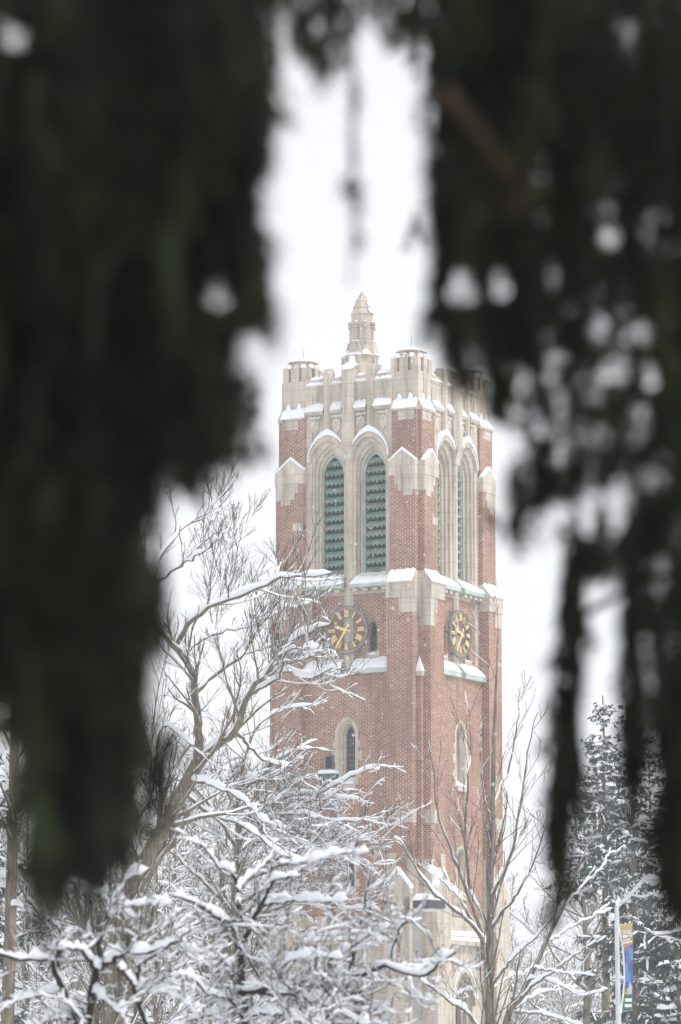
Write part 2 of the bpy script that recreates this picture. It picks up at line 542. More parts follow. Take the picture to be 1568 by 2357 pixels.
for k in range(4):
    la, lb = WIN[k]
    lancet(k, la, 0.47, Z(1808, DL), Z(1690, DL), Z(1650, DL), 0.195, 0.1,
           [(1706, 1722, 0.10), (1730, 1752, 0.17), (1768, 1790, 0.13)])
    lancet(k, lb, 0.40, Z(2064, DR), Z(1972, DR), Z(1946, DR), 0.17, 0.1, [(1992, 2006, 0.1), (2024, 2040, 0.12)])
    for s in (-1, 1):
        w = MB(); fbox(w, k, s * 0.97 - 0.30, s * 0.97 + 0.30, -0.2, 0.05, Z(1519, DL), Z(1508, DL) + 0.01)
        fbox(w, k, s * 0.97 - 0.30, s * 0.97 - 0.19, -0.02, 0.052, Z(1509, DL), Z(1500, DL)); fbox(w, k, s * 0.97 + 0.19, s * 0.97 + 0.30, -0.02, 0.052, Z(1509, DL), Z(1500, DL))
        sw = w.build("clock_storey_window", M_STONE, tower)
        gl = MB(); pane(gl, k, arch(s * 0.97, 0.18, Z(1508, DL), Z(1447, DL), Z(1434, DL)), -0.2); gl.build("glass", M_GLASS, sw)
        ab = MB(); arch_band(ab, k, s * 0.97, 0.175, Z(1447, DL), Z(1433, DL), 0.30, Z(1450, DL), Z(1425, DL), -0.02, 0.012)
        ab.build("brick_arch", M_BRICK, sw)
        sn = MB(); lump(sn, k, [(-0.18, Z(1509, DL), Z(1509, DL), 0), (0.05, Z(1509, DL), Z(1509, DL), 0), (0.06, Z(1506, DL), Z(1509, DL), .5), (-0.18, Z(1500, DL), Z(1509, DL), .5)], s * 0.97 - 0.17, s * 0.97 + 0.17, 5, k, 0.015)
        sn.build("snow", M_SNOW, sw)

# ---- louvred openings --------------------------------------------------------------------------
for k in range(4):
    for s in (-1, 1):
        uc = s * 0.87
        fr = MB()
        A3 = arch(uc, 0.475, zSILL, Z(1085, DL), Z(1037, DL)); A4 = arch(uc, 0.425, zSILL + 0.03, Z(1087, DL), Z(1044, DL))
        strip(fr, k, A3, -0.40, A4, -0.40); strip(fr, k, A4, -0.40, A4, -0.50)
        lo = fr.build("louvered_opening", M_COPPER, tower)
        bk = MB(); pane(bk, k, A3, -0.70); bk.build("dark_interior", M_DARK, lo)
        lv = MB()
        pitch = 0.338
        nl = 14
        zl = zSILL + 0.16
        for j in range(nl):
            zz = zl + j * pitch
            if zz > Z(1062, DL): break
            hw = 0.44
            if zz > Z(1085, DL):
                hw = 0.44 * max(0.4, 1 - ((zz - Z(1085, DL)) / (Z(1037, DL) - Z(1085, DL))) ** 1.6)
            m = 36
            rows = []
            for r, (o, dz, wv) in enumerate(((-0.60, 0.20, 0.0), (-0.50, 0.115, 0.5), (-0.38, 0.0, 1.0), (-0.40, -0.015, 1.0))):
                for i in range(m + 1):
                    f = i / m
                    c = abs(math.sin(f * math.pi * 5))
                    rows.append(T(k, uc - hw + 2 * hw * f, o + 0.03 * wv * c, zz + dz - 0.10 * wv * (1 - c)))
            F = [(r * (m + 1) + i, r * (m + 1) + i + 1, (r + 1) * (m + 1) + i + 1, (r + 1) * (m + 1) + i) for r in range(3) for i in range(m)]
            lv.add(rows, F)
        lv.build("louver", M_LOUVER, lo)

# ---- hood moulds, shafts, panels, parapet -------------------------------------------------------
for k in range(4):
    D = DL
    hm = MB(); hs = MB()
    for s in (-1, 1):
        uc = s * 0.87
        arch_band(hm, k, uc, 0.70, Z(1058, D), Z(1010, D), 0.79, Z(1062, D), Z(996, D), -0.02, 0.13)
        arch_band(hs, k, uc, 0.785, Z(1054, D), Z(997.5, D), 0.82, Z(1058, D), Z(983, D), 0.0, 0.165)
    h = hm.build("hood_mould", M_STONE, tower); hs.build("snow", M_SNOW, h)
    # centre shaft, from the clock ledge to above the parapet
    cs = MB()
    def shaft(u0, u1, o, z0, z1):
        c = (u1 - u0) * 0.28
        uo(cs, k, [(u0, -0.1), (u1, -0.1), (u1, o * 0.4), (u1 - c, o), (u0 + c, o), (u0, o * 0.4)], z0, z1)
    shaft(-0.19, 0.19, 0.12, Z(1556, D), Z(1352, D))
    shaft(-0.145, 0.145, 0.10, Z(1352, D), Z(1000, D))
    shaft(-0.26, 0.26, 0.30, Z(1020, D), Z(852, D))
    oz(cs, k, [(0.0, Z(1060, D)), (0.10, Z(1060, D)), (0.30, Z(1019, D)), (0.0, Z(1019, D))], -0.2, 0.2)
    fbox(cs, k, -0.17, 0.17, -0.35, 0.0, Z(870, D), Z(838, D))
    sh = cs.build("centre_shaft", M_STONE, tower)
    sn = MB(); slope_snow(sn, k, 0.0, Z(842, D), 0.31, Z(853, D), 0.09, -0.27, 0.27, k)
    lump(sn, k, [(-0.36, Z(838, D), Z(838, D), 0), (0.01, Z(838, D), Z(838, D), 0), (0.0, Z(833, D), Z(838, D), .6), (-0.36, Z(832, D), Z(838, D), .6)], -0.18, 0.18, 5, k)
    sn.build("snow", M_SNOW, sh)
    # slim pilasters over the two arches, ending as small pinnacles above the parapet
    for s in (-1, 1):
        pb = MB(); uc = s * 0.90
        uo(pb, k, [(uc - 0.14, -0.05), (uc + 0.14, -0.05), (uc + 0.14, 0.06), (uc + 0.07, 0.16), (uc - 0.07, 0.16), (uc - 0.14, 0.06)], Z(996, D), Z(868, D))
        oz(pb, k, [(-0.30, Z(869, D)), (0.15, Z(869, D)), (0.10, Z(846, D)), (-0.18, Z(843, D)), (-0.3, Z(855, D))], uc - 0.125, uc + 0.125)
        pp = pb.build("pilaster", M_STONE, tower)
        sn = MB(); slope_snow(sn, k, -0.18, Z(844, D), -0.34, Z(858, D), 0.06, uc - 0.13, uc + 0.13, k); sn.build("snow", M_SNOW, pp)
    # parapet: arcaded band, upper coping and lower weathering, both under snow
    pa = MB(); sn = MB()
    bays = [(W0, -1.04), (-0.76, -0.26), (0.26, 0.76), (1.04, W1)]
    for bi, (u0, u1) in enumerate(bays):
        oz(pa, k, [(-0.45, Z(866, D)), (-0.24, Z(861, D)), (0.03, Z(880, D)), (0.03, Z(886, D)), (-0.12, Z(888, D)), (-0.45, Z(888, D))], u0, u1)
        slope_snow(sn, k, -0.24, Z(861, D), 0.035, Z(880, D), 0.08, u0 + 0.01, u1 - 0.01, bi + 7 * k)
        # arcade of two blind lights
        w = u1 - u0
        holes = [arch(u0 + w * f, w * 0.145, Z(923, D), Z(902, D), Z(894, D), 5) for f in (0.30, 0.72)]
        wall_holes(pa, k, u0, u1, Z(926, D), Z(886, D), 0.012, holes)
        for l in holes: strip(pa, k, l, 0.012, l, -0.14)
        oz(pa, k, [(0.0, Z(928, D)), (0.0, Z(924, D)), (0.17, Z(942, D)), (0.17, Z(947, D)), (0.0, Z(950, D))], u0, u1)
        slope_snow(sn, k, 0.0, Z(926, D), 0.175, Z(942, D), 0.075, u0 + 0.01, u1 - 0.01, bi + 3 * k + 50)
        # panel with a shield
        uc = (u0 + u1) / 2
        c = 0.17
        uz(pa, k, [(uc - c, Z(962, D)), (uc + c, Z(962, D)), (uc + c, Z(981, D)), (uc, Z(996, D)), (uc - c, Z(981, D))], 0.0, 0.055)
        fbox(pa, k, uc - c - 0.05, uc + c + 0.05, 0.0, 0.07, Z(959, D), Z(955, D))
        fbox(sn, k, uc - c - 0.05, uc + c + 0.05, 0.0, 0.075, Z(955, D), Z(953.5, D))
        for e in (-1, 1):
            if bi in (1, 2) or (bi == 0) == (e < 0):
                pts = [(uc, Z(961, D)), (uc + e * c, Z(977, D)), (uc + e * c, Z(975, D)), (uc, Z(959, D))]
                uz(sn, k, pts, 0.0, 0.085)
    p = pa.build("parapet", M_STONE, tower); sn.build("snow", M_SNOW, p)
    # dark backing of the arcade
    bk = MB(); fbox(bk, k, W0, W1, -0.16, -0.14, Z(928, D), Z(888, D)); bk.build("arcade_recess", M_STONE, p)
    # louvre sill: copper weathering on corbels
    le = MB(); sn = MB(); co = MB()
    for i, (u0, u1) in enumerate(((W0, -0.17), (0.17, W1))):
        oz(le, k, [(-0.45, Z(1345, D)), (-0.45, zSILL), (0.0, zSILL - 0.02), (0.34, Z(1348, D)), (0.34, Z(1355, D)), (0.0, Z(1358, D))], u0, u1)
        slope_snow(sn, k, -0.30, zSILL + 0.01, 0.35, Z(1348, D), 0.13, u0 + 0.01, u1 - 0.01, i + 11 * k)
        fbox(co, k, u0, u1, -0.02, 0.05, Z(1369, D), Z(1358, D))
        for j in range(4):
            c = u0 + (u1 - u0) * (j + 0.5) / 4
            fbox(co, k, c - 0.11, c + 0.11, 0.0, 0.27, Z(1364, D), Z(1357, D) - 0.004)
    l = le.build("louver_sill", M_COPPER, tower); sn.build("snow", M_SNOW, l); co.build("corbel", M_STONE, l)
    # clock ledge
    le = MB(); sn = MB()
    for i, (u0, u1) in enumerate(((W0, -0.19), (0.19, W1))):
        oz(le, k, [(0.0, Z(1554, D)), (0.0, Z(1520, D)), (0.36, Z(1543, D)), (0.36, Z(1553, D))], u0, u1)
        slope_snow(sn, k, 0.0, Z(1521, D), 0.365, Z(1543, D), 0.10, u0 + 0.01, u1 - 0.01, i + 5 * k + 90)
    l = le.build("clock_ledge", M_COPPER, tower); sn.build("snow", M_SNOW, l)
    # stone strips beside the buttresses
    ss = MB()
    for s in (-1, 1):
        a, b = sorted((s * W1, s * (W1 - 0.26)))
        fbox(ss, k, a, b, -0.02, 0.05, Z(1553, D), Z(1362, D))
        fbox(ss, k, a, b, -0.02, 0.045, Z(1340, D), Z(900, D))
    ss.build("stone_strip", M_STONE, tower)
    # ledge above the door, two rolls of snow; hood mould of the door
    le = MB(); sn = MB()
    fbox(le, k, W0, W1, 0.2, 0.36, Z(2163, DR), Z(2155, DR)); fbox(le, k, W0, W1, 0.2, 0.50, Z(2176, DR), Z(2166, DR))
    for j, (o, vt, vb) in enumerate(((0.38, 2142, 2155), (0.52, 2156, 2167))):
        lump(sn, k, [(0.2, Z(vb, DR), Z(vb, DR), 0), (o, Z(vb, DR), Z(vb, DR), 0), (o + 0.02, Z(vb - 4, DR), Z(vb, DR), .6), (o - 0.05, Z(vt + 2, DR), Z(vb, DR), .8), (0.2, Z(vt, DR), Z(vb, DR), .8)], W0 + 0.01, W1 - 0.01, 12, j + k)
    l = le.build("base_ledge", M_STONE, tower); sn.build("snow", M_SNOW, l)
    hm = MB(); sn = MB()
    arch_band(hm, k, 0.0, 0.79, Z(2312, DR), Z(2236, DR), 0.90, Z(2314, DR), Z(2226, DR), 0.2, 0.36)
    arch_band(sn, k, 0.0, 0.895, Z(2300, DR), Z(2227.5, DR), 0.93, Z(2300, DR), Z(2217, DR), 0.22, 0.385)
    h = hm.build("door_hood", M_STONE, tower); sn.build("snow", M_SNOW, h)

# ---- corner buttresses --------------------------------------------------------------------------
for k in range(4):
    for s in (1, -1):
        u0, u1 = (H - BW, H) if s > 0 else (-H, -H + BW)
        D = 140.0
        bt = MB(); st_base = MB(); st_set = MB(); st_gab = MB(); st_wth = MB(); sn = MB(); blocks = []
        um = (u0 + u1) / 2
        g0, g1 = Z(2045, D), Z(2003, D)
        fbox(bt, k, u0, u1, -0.3, P_LOW, Z(2045, D), Z(1345, D))
        fbox(bt, k, u0, u1, -0.3, P_UP, Z(1345, D), Z(1090, D))
        fbox(bt, k, u0 + 0.03, u1 - 0.0, -0.3, P_TOP, Z(1092, D), Z(940, D))
        # base with its gable
        uz(st_base, k, [(u0 - 0.04, 0), (u1 + 0.0, 0), (u1 + 0.0, g0), (um, g1), (u0 - 0.04, g0)], -0.2, P_BASE)
        for e in (u0 - 0.05, u1 + 0.01):
            uz(sn, k, [(um, g1), (e, g0), (e, g0 + 0.10), (um, g1 + 0.13)], P_LOW, P_BASE + 0.015)
        # toothed limestone where the base meets brick
        for (a, b, v0, v1) in ((0, 1, 2045, 2010), (0.0, 0.35, 2010, 1962), (0.78, 1.0, 2010, 1976)):
            aa, bb = (u1 - a * BW, u1 - b * BW) if s > 0 else (u0 + a * BW, u0 + b * BW)
            if s > 0: aa, bb = u0 + a * BW, u0 + b * BW
            else: aa, bb = u1 - a * BW, u1 - b * BW
            q_ = MB(); fbox(q_, k, min(aa, bb) - 0.004, max(aa, bb) + 0.004, -0.2, P_LOW + 0.014, Z(v0, D) - 0.3 * (v0 == 2045), Z(v1, D)); blocks.append(q_)
        def patch(a, b, v0, v1, o):
            aa, bb = (u0 + a * BW, u0 + b * BW) if s > 0 else (u1 - a * BW, u1 - b * BW)
            q_ = MB(); fbox(q_, k, min(aa, bb), max(aa, bb), -0.2, o, Z(v1, D), Z(v0, D)); blocks.append(q_)
        patch(0.36, 1.004, 1863, 1894, P_LOW + 0.012)
        # set-off below the belfry
        patch(-0.02, 1.02, 1341, 1376, P_LOW + 0.05)
        patch(0.48, 1.006, 1376, 1411, P_LOW + 0.016)
        patch(0.62, 1.004, 1411, 1440, P_LOW + 0.014) if s < 0 else None
        oz(st_set, k, [(-0.2, Z(1343, D)), (P_LOW + 0.07, Z(1343, D)), (P_LOW + 0.07, Z(1340, D)), (P_UP, Z(1313, D)), (-0.2, Z(1313, D))], u0 - 0.025, u1 + 0.025)
        slope_snow(sn, k, P_UP, Z(1313, D), P_LOW + 0.08, Z(1340, D), 0.10, u0 - 0.02, u1 + 0.015, k * 2 + s)
        # belfry gablet
        ea, ap = Z(1060, D), Z(1034, D)
        uz(st_gab, k, [(u0 - 0.02, Z(1092, D)), (u1 + 0.02, Z(1092, D)), (u1 + 0.02, ea), (um, ap), (u0 - 0.02, ea)], -0.2, P_UP + 0.04)
        for e in (u0 - 0.03, u1 + 0.03):
            uz(sn, k, [(um, ap), (e, ea), (e, ea + 0.07), (um, ap + 0.10)], P_TOP, P_UP + 0.055)
        patch(0.20, 1.004, 1092, 1112, P_UP + 0.016); patch(0.34, 1.004, 1112, 1128, P_UP + 0.014); patch(0.52, 0.90, 1128, 1140, P_UP + 0.013)
        patch(0.0, 0.42, 1184, 1202, P_UP + 0.012) if s < 0 else None
        # top block and the little weathering under the turret
        patch(0.28, 0.92, 943, 964, P_TOP + 0.014)
        oz(st_wth, k, [(-0.3, Z(942, D)), (P_TOP + 0.05, Z(942, D)), (P_TOP + 0.05, Z(938, D)), (-0.02, Z(912, D)), (-0.3, Z(912, D))], u0 - 0.01, u1 + 0.02)
        slope_snow(sn, k, -0.02, Z(914, D), P_TOP + 0.06, Z(938, D), 0.07, u0 + 0.02, u1 + 0.0, k + s)
        for f in (0.30, 0.72):
            uc = u0 + BW * f
            uz(sn, k, [(uc - 0.17, Z(928, D)), (uc + 0.17, Z(928, D)), (uc + 0.03, Z(903, D)), (uc - 0.03, Z(901, D))], -0.02, 0.065)
        b = bt.build("corner_buttress", M_BRICK, tower)
        st_base.build("gabled_base", M_STONE, b); st_set.build("set_off", M_STONE, b); st_gab.build("gablet", M_STONE, b); st_wth.build("weathering", M_STONE, b)
        for q_ in blocks: q_.build("stone_block", M_STONE, b)
        sn.build("snow", M_SNOW, b)
    # slim brick shaft in the re-entrant corner with a snowy pyramid cap
    q = MB(); cp = MB(); sn = MB()
    sq = [(H, 0.0), (H + 0.27, 0.0), (H + 0.27, 0.27), (H, 0.27)]
    uo(q, k, [(H - 0.05, -0.05), (H + 0.20, -0.05), (H + 0.20, 0.20), (H - 0.05, 0.20)], Z(2010), Z(1556))
    uo(cp, k, [(H - 0.05, -0.05), (H + 0.24, -0.05), (H + 0.24, 0.24), (H - 0.05, 0.24)], Z(1556), Z(1545))
    b4 = [T(k, H - 0.02, -0.02, Z(1545)), T(k, H + 0.25, -0.02, Z(1545)), T(k, H + 0.25, 0.25, Z(1545)), T(k, H - 0.02, 0.25, Z(1545))]
    sn.add(b4 + [T(k, H + 0.06, 0.06, Z(1508))], [(0, 1, 2, 3), (0, 1, 4), (1, 2, 4), (2, 3, 4), (3, 0, 4)])
    # limestone in the re-entrant corner above the set-off
    uo(cp, k, [(H - 0.05, -0.05), (H + 0.10, -0.05), (H + 0.10, 0.10), (H - 0.05, 0.10)], Z(1420), Z(1318))
    qo = q.build("corner_shaft", M_BRICK, tower); cp.build("shaft_cap", M_STONE, qo); sn.build("snow", M_SNOW, qo)

# ---- corner turrets -------------------------------------------------------------------------------
def ngon(k, s, t, r, n, ph=math.pi / 8):
    return [(H - s + r * math.cos(ph + 2 * math.pi * i / n), -t + r * math.sin(ph + 2 * math.pi * i / n)) for i in range(n)]
def frustum(mb, k, s, t, r0, z0, r1, z1, n=8):
    a = [T(k, u, o, z0) for u, o in ngon(k, s, t, r0, n)]; b = [T(k, u, o, z1) for u, o in ngon(k, s, t, r1, n)]
    mb.add(a + b, [tuple(range(n)), tuple(range(n, 2 * n))] + [(i, (i + 1) % n, n + (i + 1) % n, n + i) for i in range(n)])
CORNERS = {0: False, 1: False, 2: True, 3: False}
for k in range(4):
    D = 140.0
    tb = MB(); sn = MB()
    def rib(s0, s1, t0, t1, v):
        uo(tb, k, [(H - s0, -t0), (H - s1, -t0), (H - s1, -t1), (H - s0, -t1)], Z(945, D), Z(v, D))
    rib(0.13, 1.02, 0.13, 1.02, 812.5)
    for i, (a, b) in enumerate(((0.03, 0.28), (0.42, 0.72), (0.86, 1.13))):
        v = (816, 812, 818)[i]
        pr = (0.02, -0.02, 0.02)[i]
        rib(a, b, pr, 0.2, v); rib(pr, 0.2, a, b, v + 0.4)
        rib(a, b, 1.0, 1.13 - pr, v + 0.8); rib(1.0, 1.13 - pr, a, b, v + 1.2)
    for (a, b) in ((0.31, 0.385), (0.76, 0.83)):
        rib(a, b, 0.07, 0.2, 815); rib(0.07, 0.2, a, b, 815.4)
    if not CORNERS[k]:
        t_ = tb.build("corner_turret", M_STONE, tower)
        cp = MB()
        frustum(cp, k, 0.575, 0.575, 0.50, Z(814, D), 0.50, Z(803, D))
        frustum(cp, k, 0.575, 0.575, 0.58, Z(803.2, D), 0.58, Z(800.5, D))
        frustum(cp, k, 0.575, 0.575, 0.56, Z(800.6, D), 0.0, Z(792, D))
        cp.build("turret_cap", M_STONE, t_)
        frustum(sn, k, 0.575, 0.575, 0.575, Z(800.4, D), 0.47, Z(796, D))
        frustum(sn, k, 0.575, 0.575, 0.47, Z(796.1, D), 0.22, Z(791.0, D))
        frustum(sn, k, 0.575, 0.575, 0.22, Z(791.1, D), 0.03, Z(788.5, D))
        rs = random.Random(k)
        for a in np.linspace(0, 2 * math.pi, 12, endpoint=False):
            ca, sa = math.cos(a), math.sin(a)
            q = 0.52 / max(abs(ca), abs(sa))
            frustum(sn, k, 0.575 + ca * q * 0.95, 0.575 + sa * q * 0.95, 0.13, Z(818, D), 0.08, Z(810 - rs.uniform(0, 2.5), D), 6)
        sn.build("snow", M_SNOW, t_)
        rd = MB(); frustum(rd, k, 0.575, 0.575, 0.013, Z(792, D), 0.006, Z(764, D), 5); rd.build("lightning_rod", M_IRON, t_)
    else:
        # tall octagonal pinnacle over the stair
        D2 = 147.5
        s = t = 0.575
        t_ = tb.build("corner_turret", M_STONE, tower)
        sp = MB(); sn = MB()
        zz = lambda v: Z(v, D2)
        frustum(sp, k, s, t, 0.72, zz(900), 0.72, zz(850))
        frustum(sp, k, s, t, 0.68, zz(850), 0.60, zz(820))
        frustum(sp, k, s, t, 0.50, zz(822), 0.465, zz(770))
        frustum(sp, k, s, t, 0.465, zz(770), 0.44, zz(748))
        frustum(sp, k, s, t, 0.41, zz(749), 0.41, zz(730))
        for (r0, v0, r1, v1) in ((0.445, 730.5, 0.30, 714), (0.35, 715, 0.215, 699), (0.255, 700, 0.02, 678)):
            frustum(sp, k, s, t, r0, zz(v0 + 0.9), r0 * 0.98, zz(v0)); frustum(sp, k, s, t, r0 * 0.98, zz(v0), r1, zz(v1))
        for i in range(8):
            a = math.pi / 4 * i
            cx, cy = s + 0.42 * math.cos(a), t + 0.42 * math.sin(a)
            frustum(sp, k, cx, cy, 0.10, zz(800), 0.085, zz(752), 4)            # flat buttress strips on the drum
            frustum(sp, k, cx + 0.02 * math.cos(a), cy + 0.02 * math.sin(a), 0.115, zz(757), 0.125, zz(751), 6)
            frustum(sp, k, cx + 0.03 * math.cos(a), cy + 0.03 * math.sin(a), 0.10, zz(765), 0.11, zz(760), 6)
            frustum(sn, k, cx + 0.03 * math.cos(a), cy + 0.03 * math.sin(a), 0.10, zz(751), 0.05, zz(748.6), 6)
            if i % 2 == 1: frustum(sn, k, cx + 0.05 * math.cos(a), cy + 0.05 * math.sin(a), 0.07, zz(760), 0.05, zz(757.5), 6)
        for i in range(4):                                                       # four flared gablets round the foot
            a = math.pi / 2 * i + math.pi / 2
            ca, sa = math.cos(a), math.sin(a)
            def pt(r, w, z): return T(k, H - (s + ca * r - sa * w), -(t + sa * r + ca * w), z)
            prof = [(0.40, 796, 0.14), (0.54, 796, 0.14), (0.56, 806, 0.17), (0.62, 817, 0.22), (0.72, 829, 0.30), (0.72, 858, 0.30), (0.3, 858, 0.30), (0.3, 829, 0.30)]
            v_ = [pt(r, -w, zz(v)) for r, v, w in prof] + [pt(r, w, zz(v)) for r, v, w in prof]
            m = len(prof)
            sp.add(v_, [tuple(range(m)), tuple(range(m, 2 * m))] + [(j, (j + 1) % m, m + (j + 1) % m, m + j) for j in range(m)])
            for (r, v, w, h) in ((0.47, 796, 0.13, 2), (0.70, 830, 0.28, 5)):
                q = [pt(r - 0.09, -w, zz(v - 0.2)), pt(r + 0.1, -w, zz(v)), pt(r + 0.1, w, zz(v)), pt(r - 0.09, w, zz(v - 0.2))]
                q2 = [(x, y, z + (zz(v - h) - zz(v))) for x, y, z in q]
                sn.add(q + q2, [(0, 1, 2, 3), (4, 5, 6, 7), (0, 1, 5, 4), (1, 2, 6, 5), (2, 3, 7, 6), (3, 0, 4, 7)])
            # snow filling the hollow between gablets
            a2 = a + math.pi / 4
            c2, s2 = math.cos(a2), math.sin(a2)
            frustum(sn, k, s + c2 * 0.50, t + s2 * 0.50, 0.27, zz(828), 0.10, zz(815), 6)
            frustum(sn, k, s + ca * 0.77, t + sa * 0.77, 0.16, zz(850), 0.11, zz(833), 6)
        # wind-packed snow on the lee side of the cone
        ax = Vector(T(k, H - s, -t, 0))
        for (r0, v0, r1, v1) in ((0.455, 729.0, 0.345, 717.0), (0.36, 713.5, 0.27, 703.5)):
            a_ = [T(k, u, o, zz(v0)) for u, o in ngon(k, s, t, r0, 8)]; b_ = [T(k, u, o, zz(v1)) for u, o in ngon(k, s, t, r1, 8)]
            c_ = [T(k, u, o, zz(v0 - 0.6)) for u, o in ngon(k, s, t, r0 + 0.03, 8)]; d_ = [T(k, u, o, zz(v1 - 0.3)) for u, o in ngon(k, s, t, r1 + 0.035, 8)]
            for i in range(8):
                j = (i + 1) % 8
                m_ = (Vector(a_[i]) + Vector(a_[j])) / 2 - ax
                wx = m_.x * math.cos(A) + m_.y * math.sin(A)
                if wx > 0.45 * r0:
                    q = [a_[i], a_[j], b_[j], b_[i], c_[i], c_[j], d_[j], d_[i]]
                    sn.add(q, [(4, 5, 6, 7), (0, 1, 5, 4), (1, 2, 6, 5), (2, 3, 7, 6), (3, 0, 4, 7)])
        pin = sp.build("spire", M_STONE, t_)
        sn.build("snow", M_SNOW, pin)
        lc = MB(); frustum(lc, k, s - 0.30, t - 0.36, 0.012, zz(860), 0.012, zz(735), 4); lc.build("copper_cable", M_COPPER, pin)

# ---- clocks ------------------------------------------------------------------------------------------
def bar(mb, k, cx, cz, o0, o1, pts):
    uz(mb, k, [(cx + x, cz + z) for x, z in pts], o0, o1)
ROMAN = ["XII", "I", "II", "III", "IIII", "V", "VI", "VII", "VIII", "IX", "X", "XI"]
def clock(k):
    D = DL if k % 2 == 0 else DR
    cz = Z(1451, DL)
    o = 0.20
    fr = MB()
    def ring(r0, r1, o0, o1, n=64):
        v = []
        for i in range(n):
            a = 2 * math.pi * i / n
            v += [T(k, r * math.sin(a), oo, cz + r * math.cos(a)) for r, oo in ((r0, o0), (r1, o0), (r1, o1), (r0, o1))]
        f = [(i * 4 + j, ((i + 1) % n) * 4 + j, ((i + 1) % n) * 4 + (j + 1) % 4, i * 4 + (j + 1) % 4) for i in range(n) for j in range(4)]
        fr.add(v, f)
    ring(0.845, 0.885, o - 0.05, o + 0.05); ring(0.725, 0.75, o - 0.01, o + 0.01); ring(0.44, 0.475, o - 0.02, o + 0.02)
    for a in (30, 90, 150, 210, 270, 330):              # wall brackets
        x, z = 0.87 * math.sin(math.radians(a)), cz + 0.87 * math.cos(math.radians(a))
        fbox(fr, k, x - 0.022, x + 0.022, -0.01, o - 0.02, z - 0.022, z + 0.022)
        fbox(fr, k, x - 0.035, x + 0.035, -0.01, 0.02, z - 0.11, z + 0.11)
    fbox(fr, k, -0.05, 0.05, 0.0, o + 0.06, cz - 0.05, cz + 0.05)
    c = fr.build("clock", M_IRON, tower)
    mt = MB()
    for i in range(60):
        a = 2 * math.pi * i / 60
        w = 0.010
        r0, r1 = 0.775, 0.838
        sa, ca = math.sin(a), math.cos(a)
        bar(mt, k, 0, cz, o, o + 0.02, [(r0 * sa - w * ca, r0 * ca + w * sa), (r0 * sa + w * ca, r0 * ca - w * sa), (r1 * sa + w * ca, r1 * ca - w * sa), (r1 * sa - w * ca, r1 * ca + w * sa)])
    mt.build("minute_track", M_GOLD, c)
    for h, txt in enumerate(ROMAN):
        nb = MB()
        a = 2 * math.pi * h / 12
        sa, ca = math.sin(a), math.cos(a)
        wd = {'I': 0.05, 'V': 0.08, 'X': 0.08}
        tot = sum(wd[ch] for ch in txt)
        x = -tot / 2
        def stroke(x0, y0, x1, y1, w=0.021):
            dx, dy = x1 - x0, y1 - y0
            l = math.hypot(dx, dy); nx_, ny_ = -dy / l * w, dx / l * w
            q = [(x0 + nx_, y0 + ny_), (x0 - nx_, y0 - ny_), (x1 - nx_, y1 - ny_), (x1 + nx_, y1 + ny_)]
            bar(nb, k, 0, cz, o + 0.012, o + 0.045, [(px * ca + py * sa, -px * sa + py * ca) for px, py in q])
        for ch in txt:
            w = wd[ch]
            if ch == 'I': stroke(x + w / 2, 0.475, x + w / 2, 0.735, 0.017)
            elif ch == 'V': stroke(x + 0.015, 0.735, x + w / 2, 0.475, 0.017); stroke(x + w - 0.015, 0.735, x + w / 2, 0.475, 0.010)
            else: stroke(x + 0.015, 0.735, x + w - 0.015, 0.475, 0.017); stroke(x + w - 0.015, 0.735, x + 0.015, 0.475, 0.010)
            x += w
        stroke(-tot / 2, 0.728, tot / 2, 0.728, 0.007); stroke(-tot / 2, 0.482, tot / 2, 0.482, 0.007)
        nb.build("numeral", M_GOLD, c)
    def hand(name, deg, l0, l1, w, oo):
        hb = MB()
        a = math.radians(deg); sa, ca = math.sin(a), math.cos(a)
        pts = [(-w * 1.2, -l0), (w * 1.2, -l0), (w * 0.7, -l0 * 0.3), (w * 1.3, 0.0), (w * 0.9, l1 * 0.55), (w * 1.7, l1 * 0.72), (w * 0.2, l1), (-w * 0.2, l1), (-w * 1.7, l1 * 0.72), (-w * 0.9, l1 * 0.55), (-w * 1.3, 0.0), (-w * 0.7, -l0 * 0.3)]
        bar(hb, k, 0, cz, oo, oo + 0.02, [(x * ca + y * sa, -x * sa + y * ca) for x, y in pts])
        hb.build(name, M_GOLD, c)
    hand("hour_hand", 287, 0.20, 0.48, 0.045, o + 0.06)
    hand("minute_hand", 212, 0.24, 0.80, 0.034, o + 0.09)
for k in range(4):
    clock(k)

# ---- copper rainwater head and its pipe on the face with the near clock, low stair block --------------
rw = MB()
ur = -(at(755, 1750, DL)[0] - at(804, 1750, DL)[0]) / -math.cos(A) + 0.20      # distance along the face from its middle
k = 0
zt, zm = Z(1781, DL), Z(1803, DL)
oo = OLOW
v0 = [T(k, ur + a * 0.36, oo + b, zt) for a, b in ((-1, 0.0), (1, 0.0), (1, 0.42), (-1, 0.42))]
v1 = [T(k, ur + a * 0.32, oo + b, zt - 0.16) for a, b in ((-1, 0.0), (1, 0.0), (1, 0.36), (-1, 0.36))]
v2 = [T(k, ur + a * 0.13, oo + b, zm - 0.06) for a, b in ((-1, 0.0), (1, 0.0), (1, 0.16), (-1, 0.16))]
rw.add(v0 + v1 + v2, [(0, 1, 2, 3), (8, 9, 10, 11)] + [(i + j, (i + 1) % 4 + j, (i + 1) % 4 + 4 + j, i + 4 + j) for j in (0, 4) for i in range(4)])
r = rw.build("rainwater_head", M_COPPER_DARK, tower)
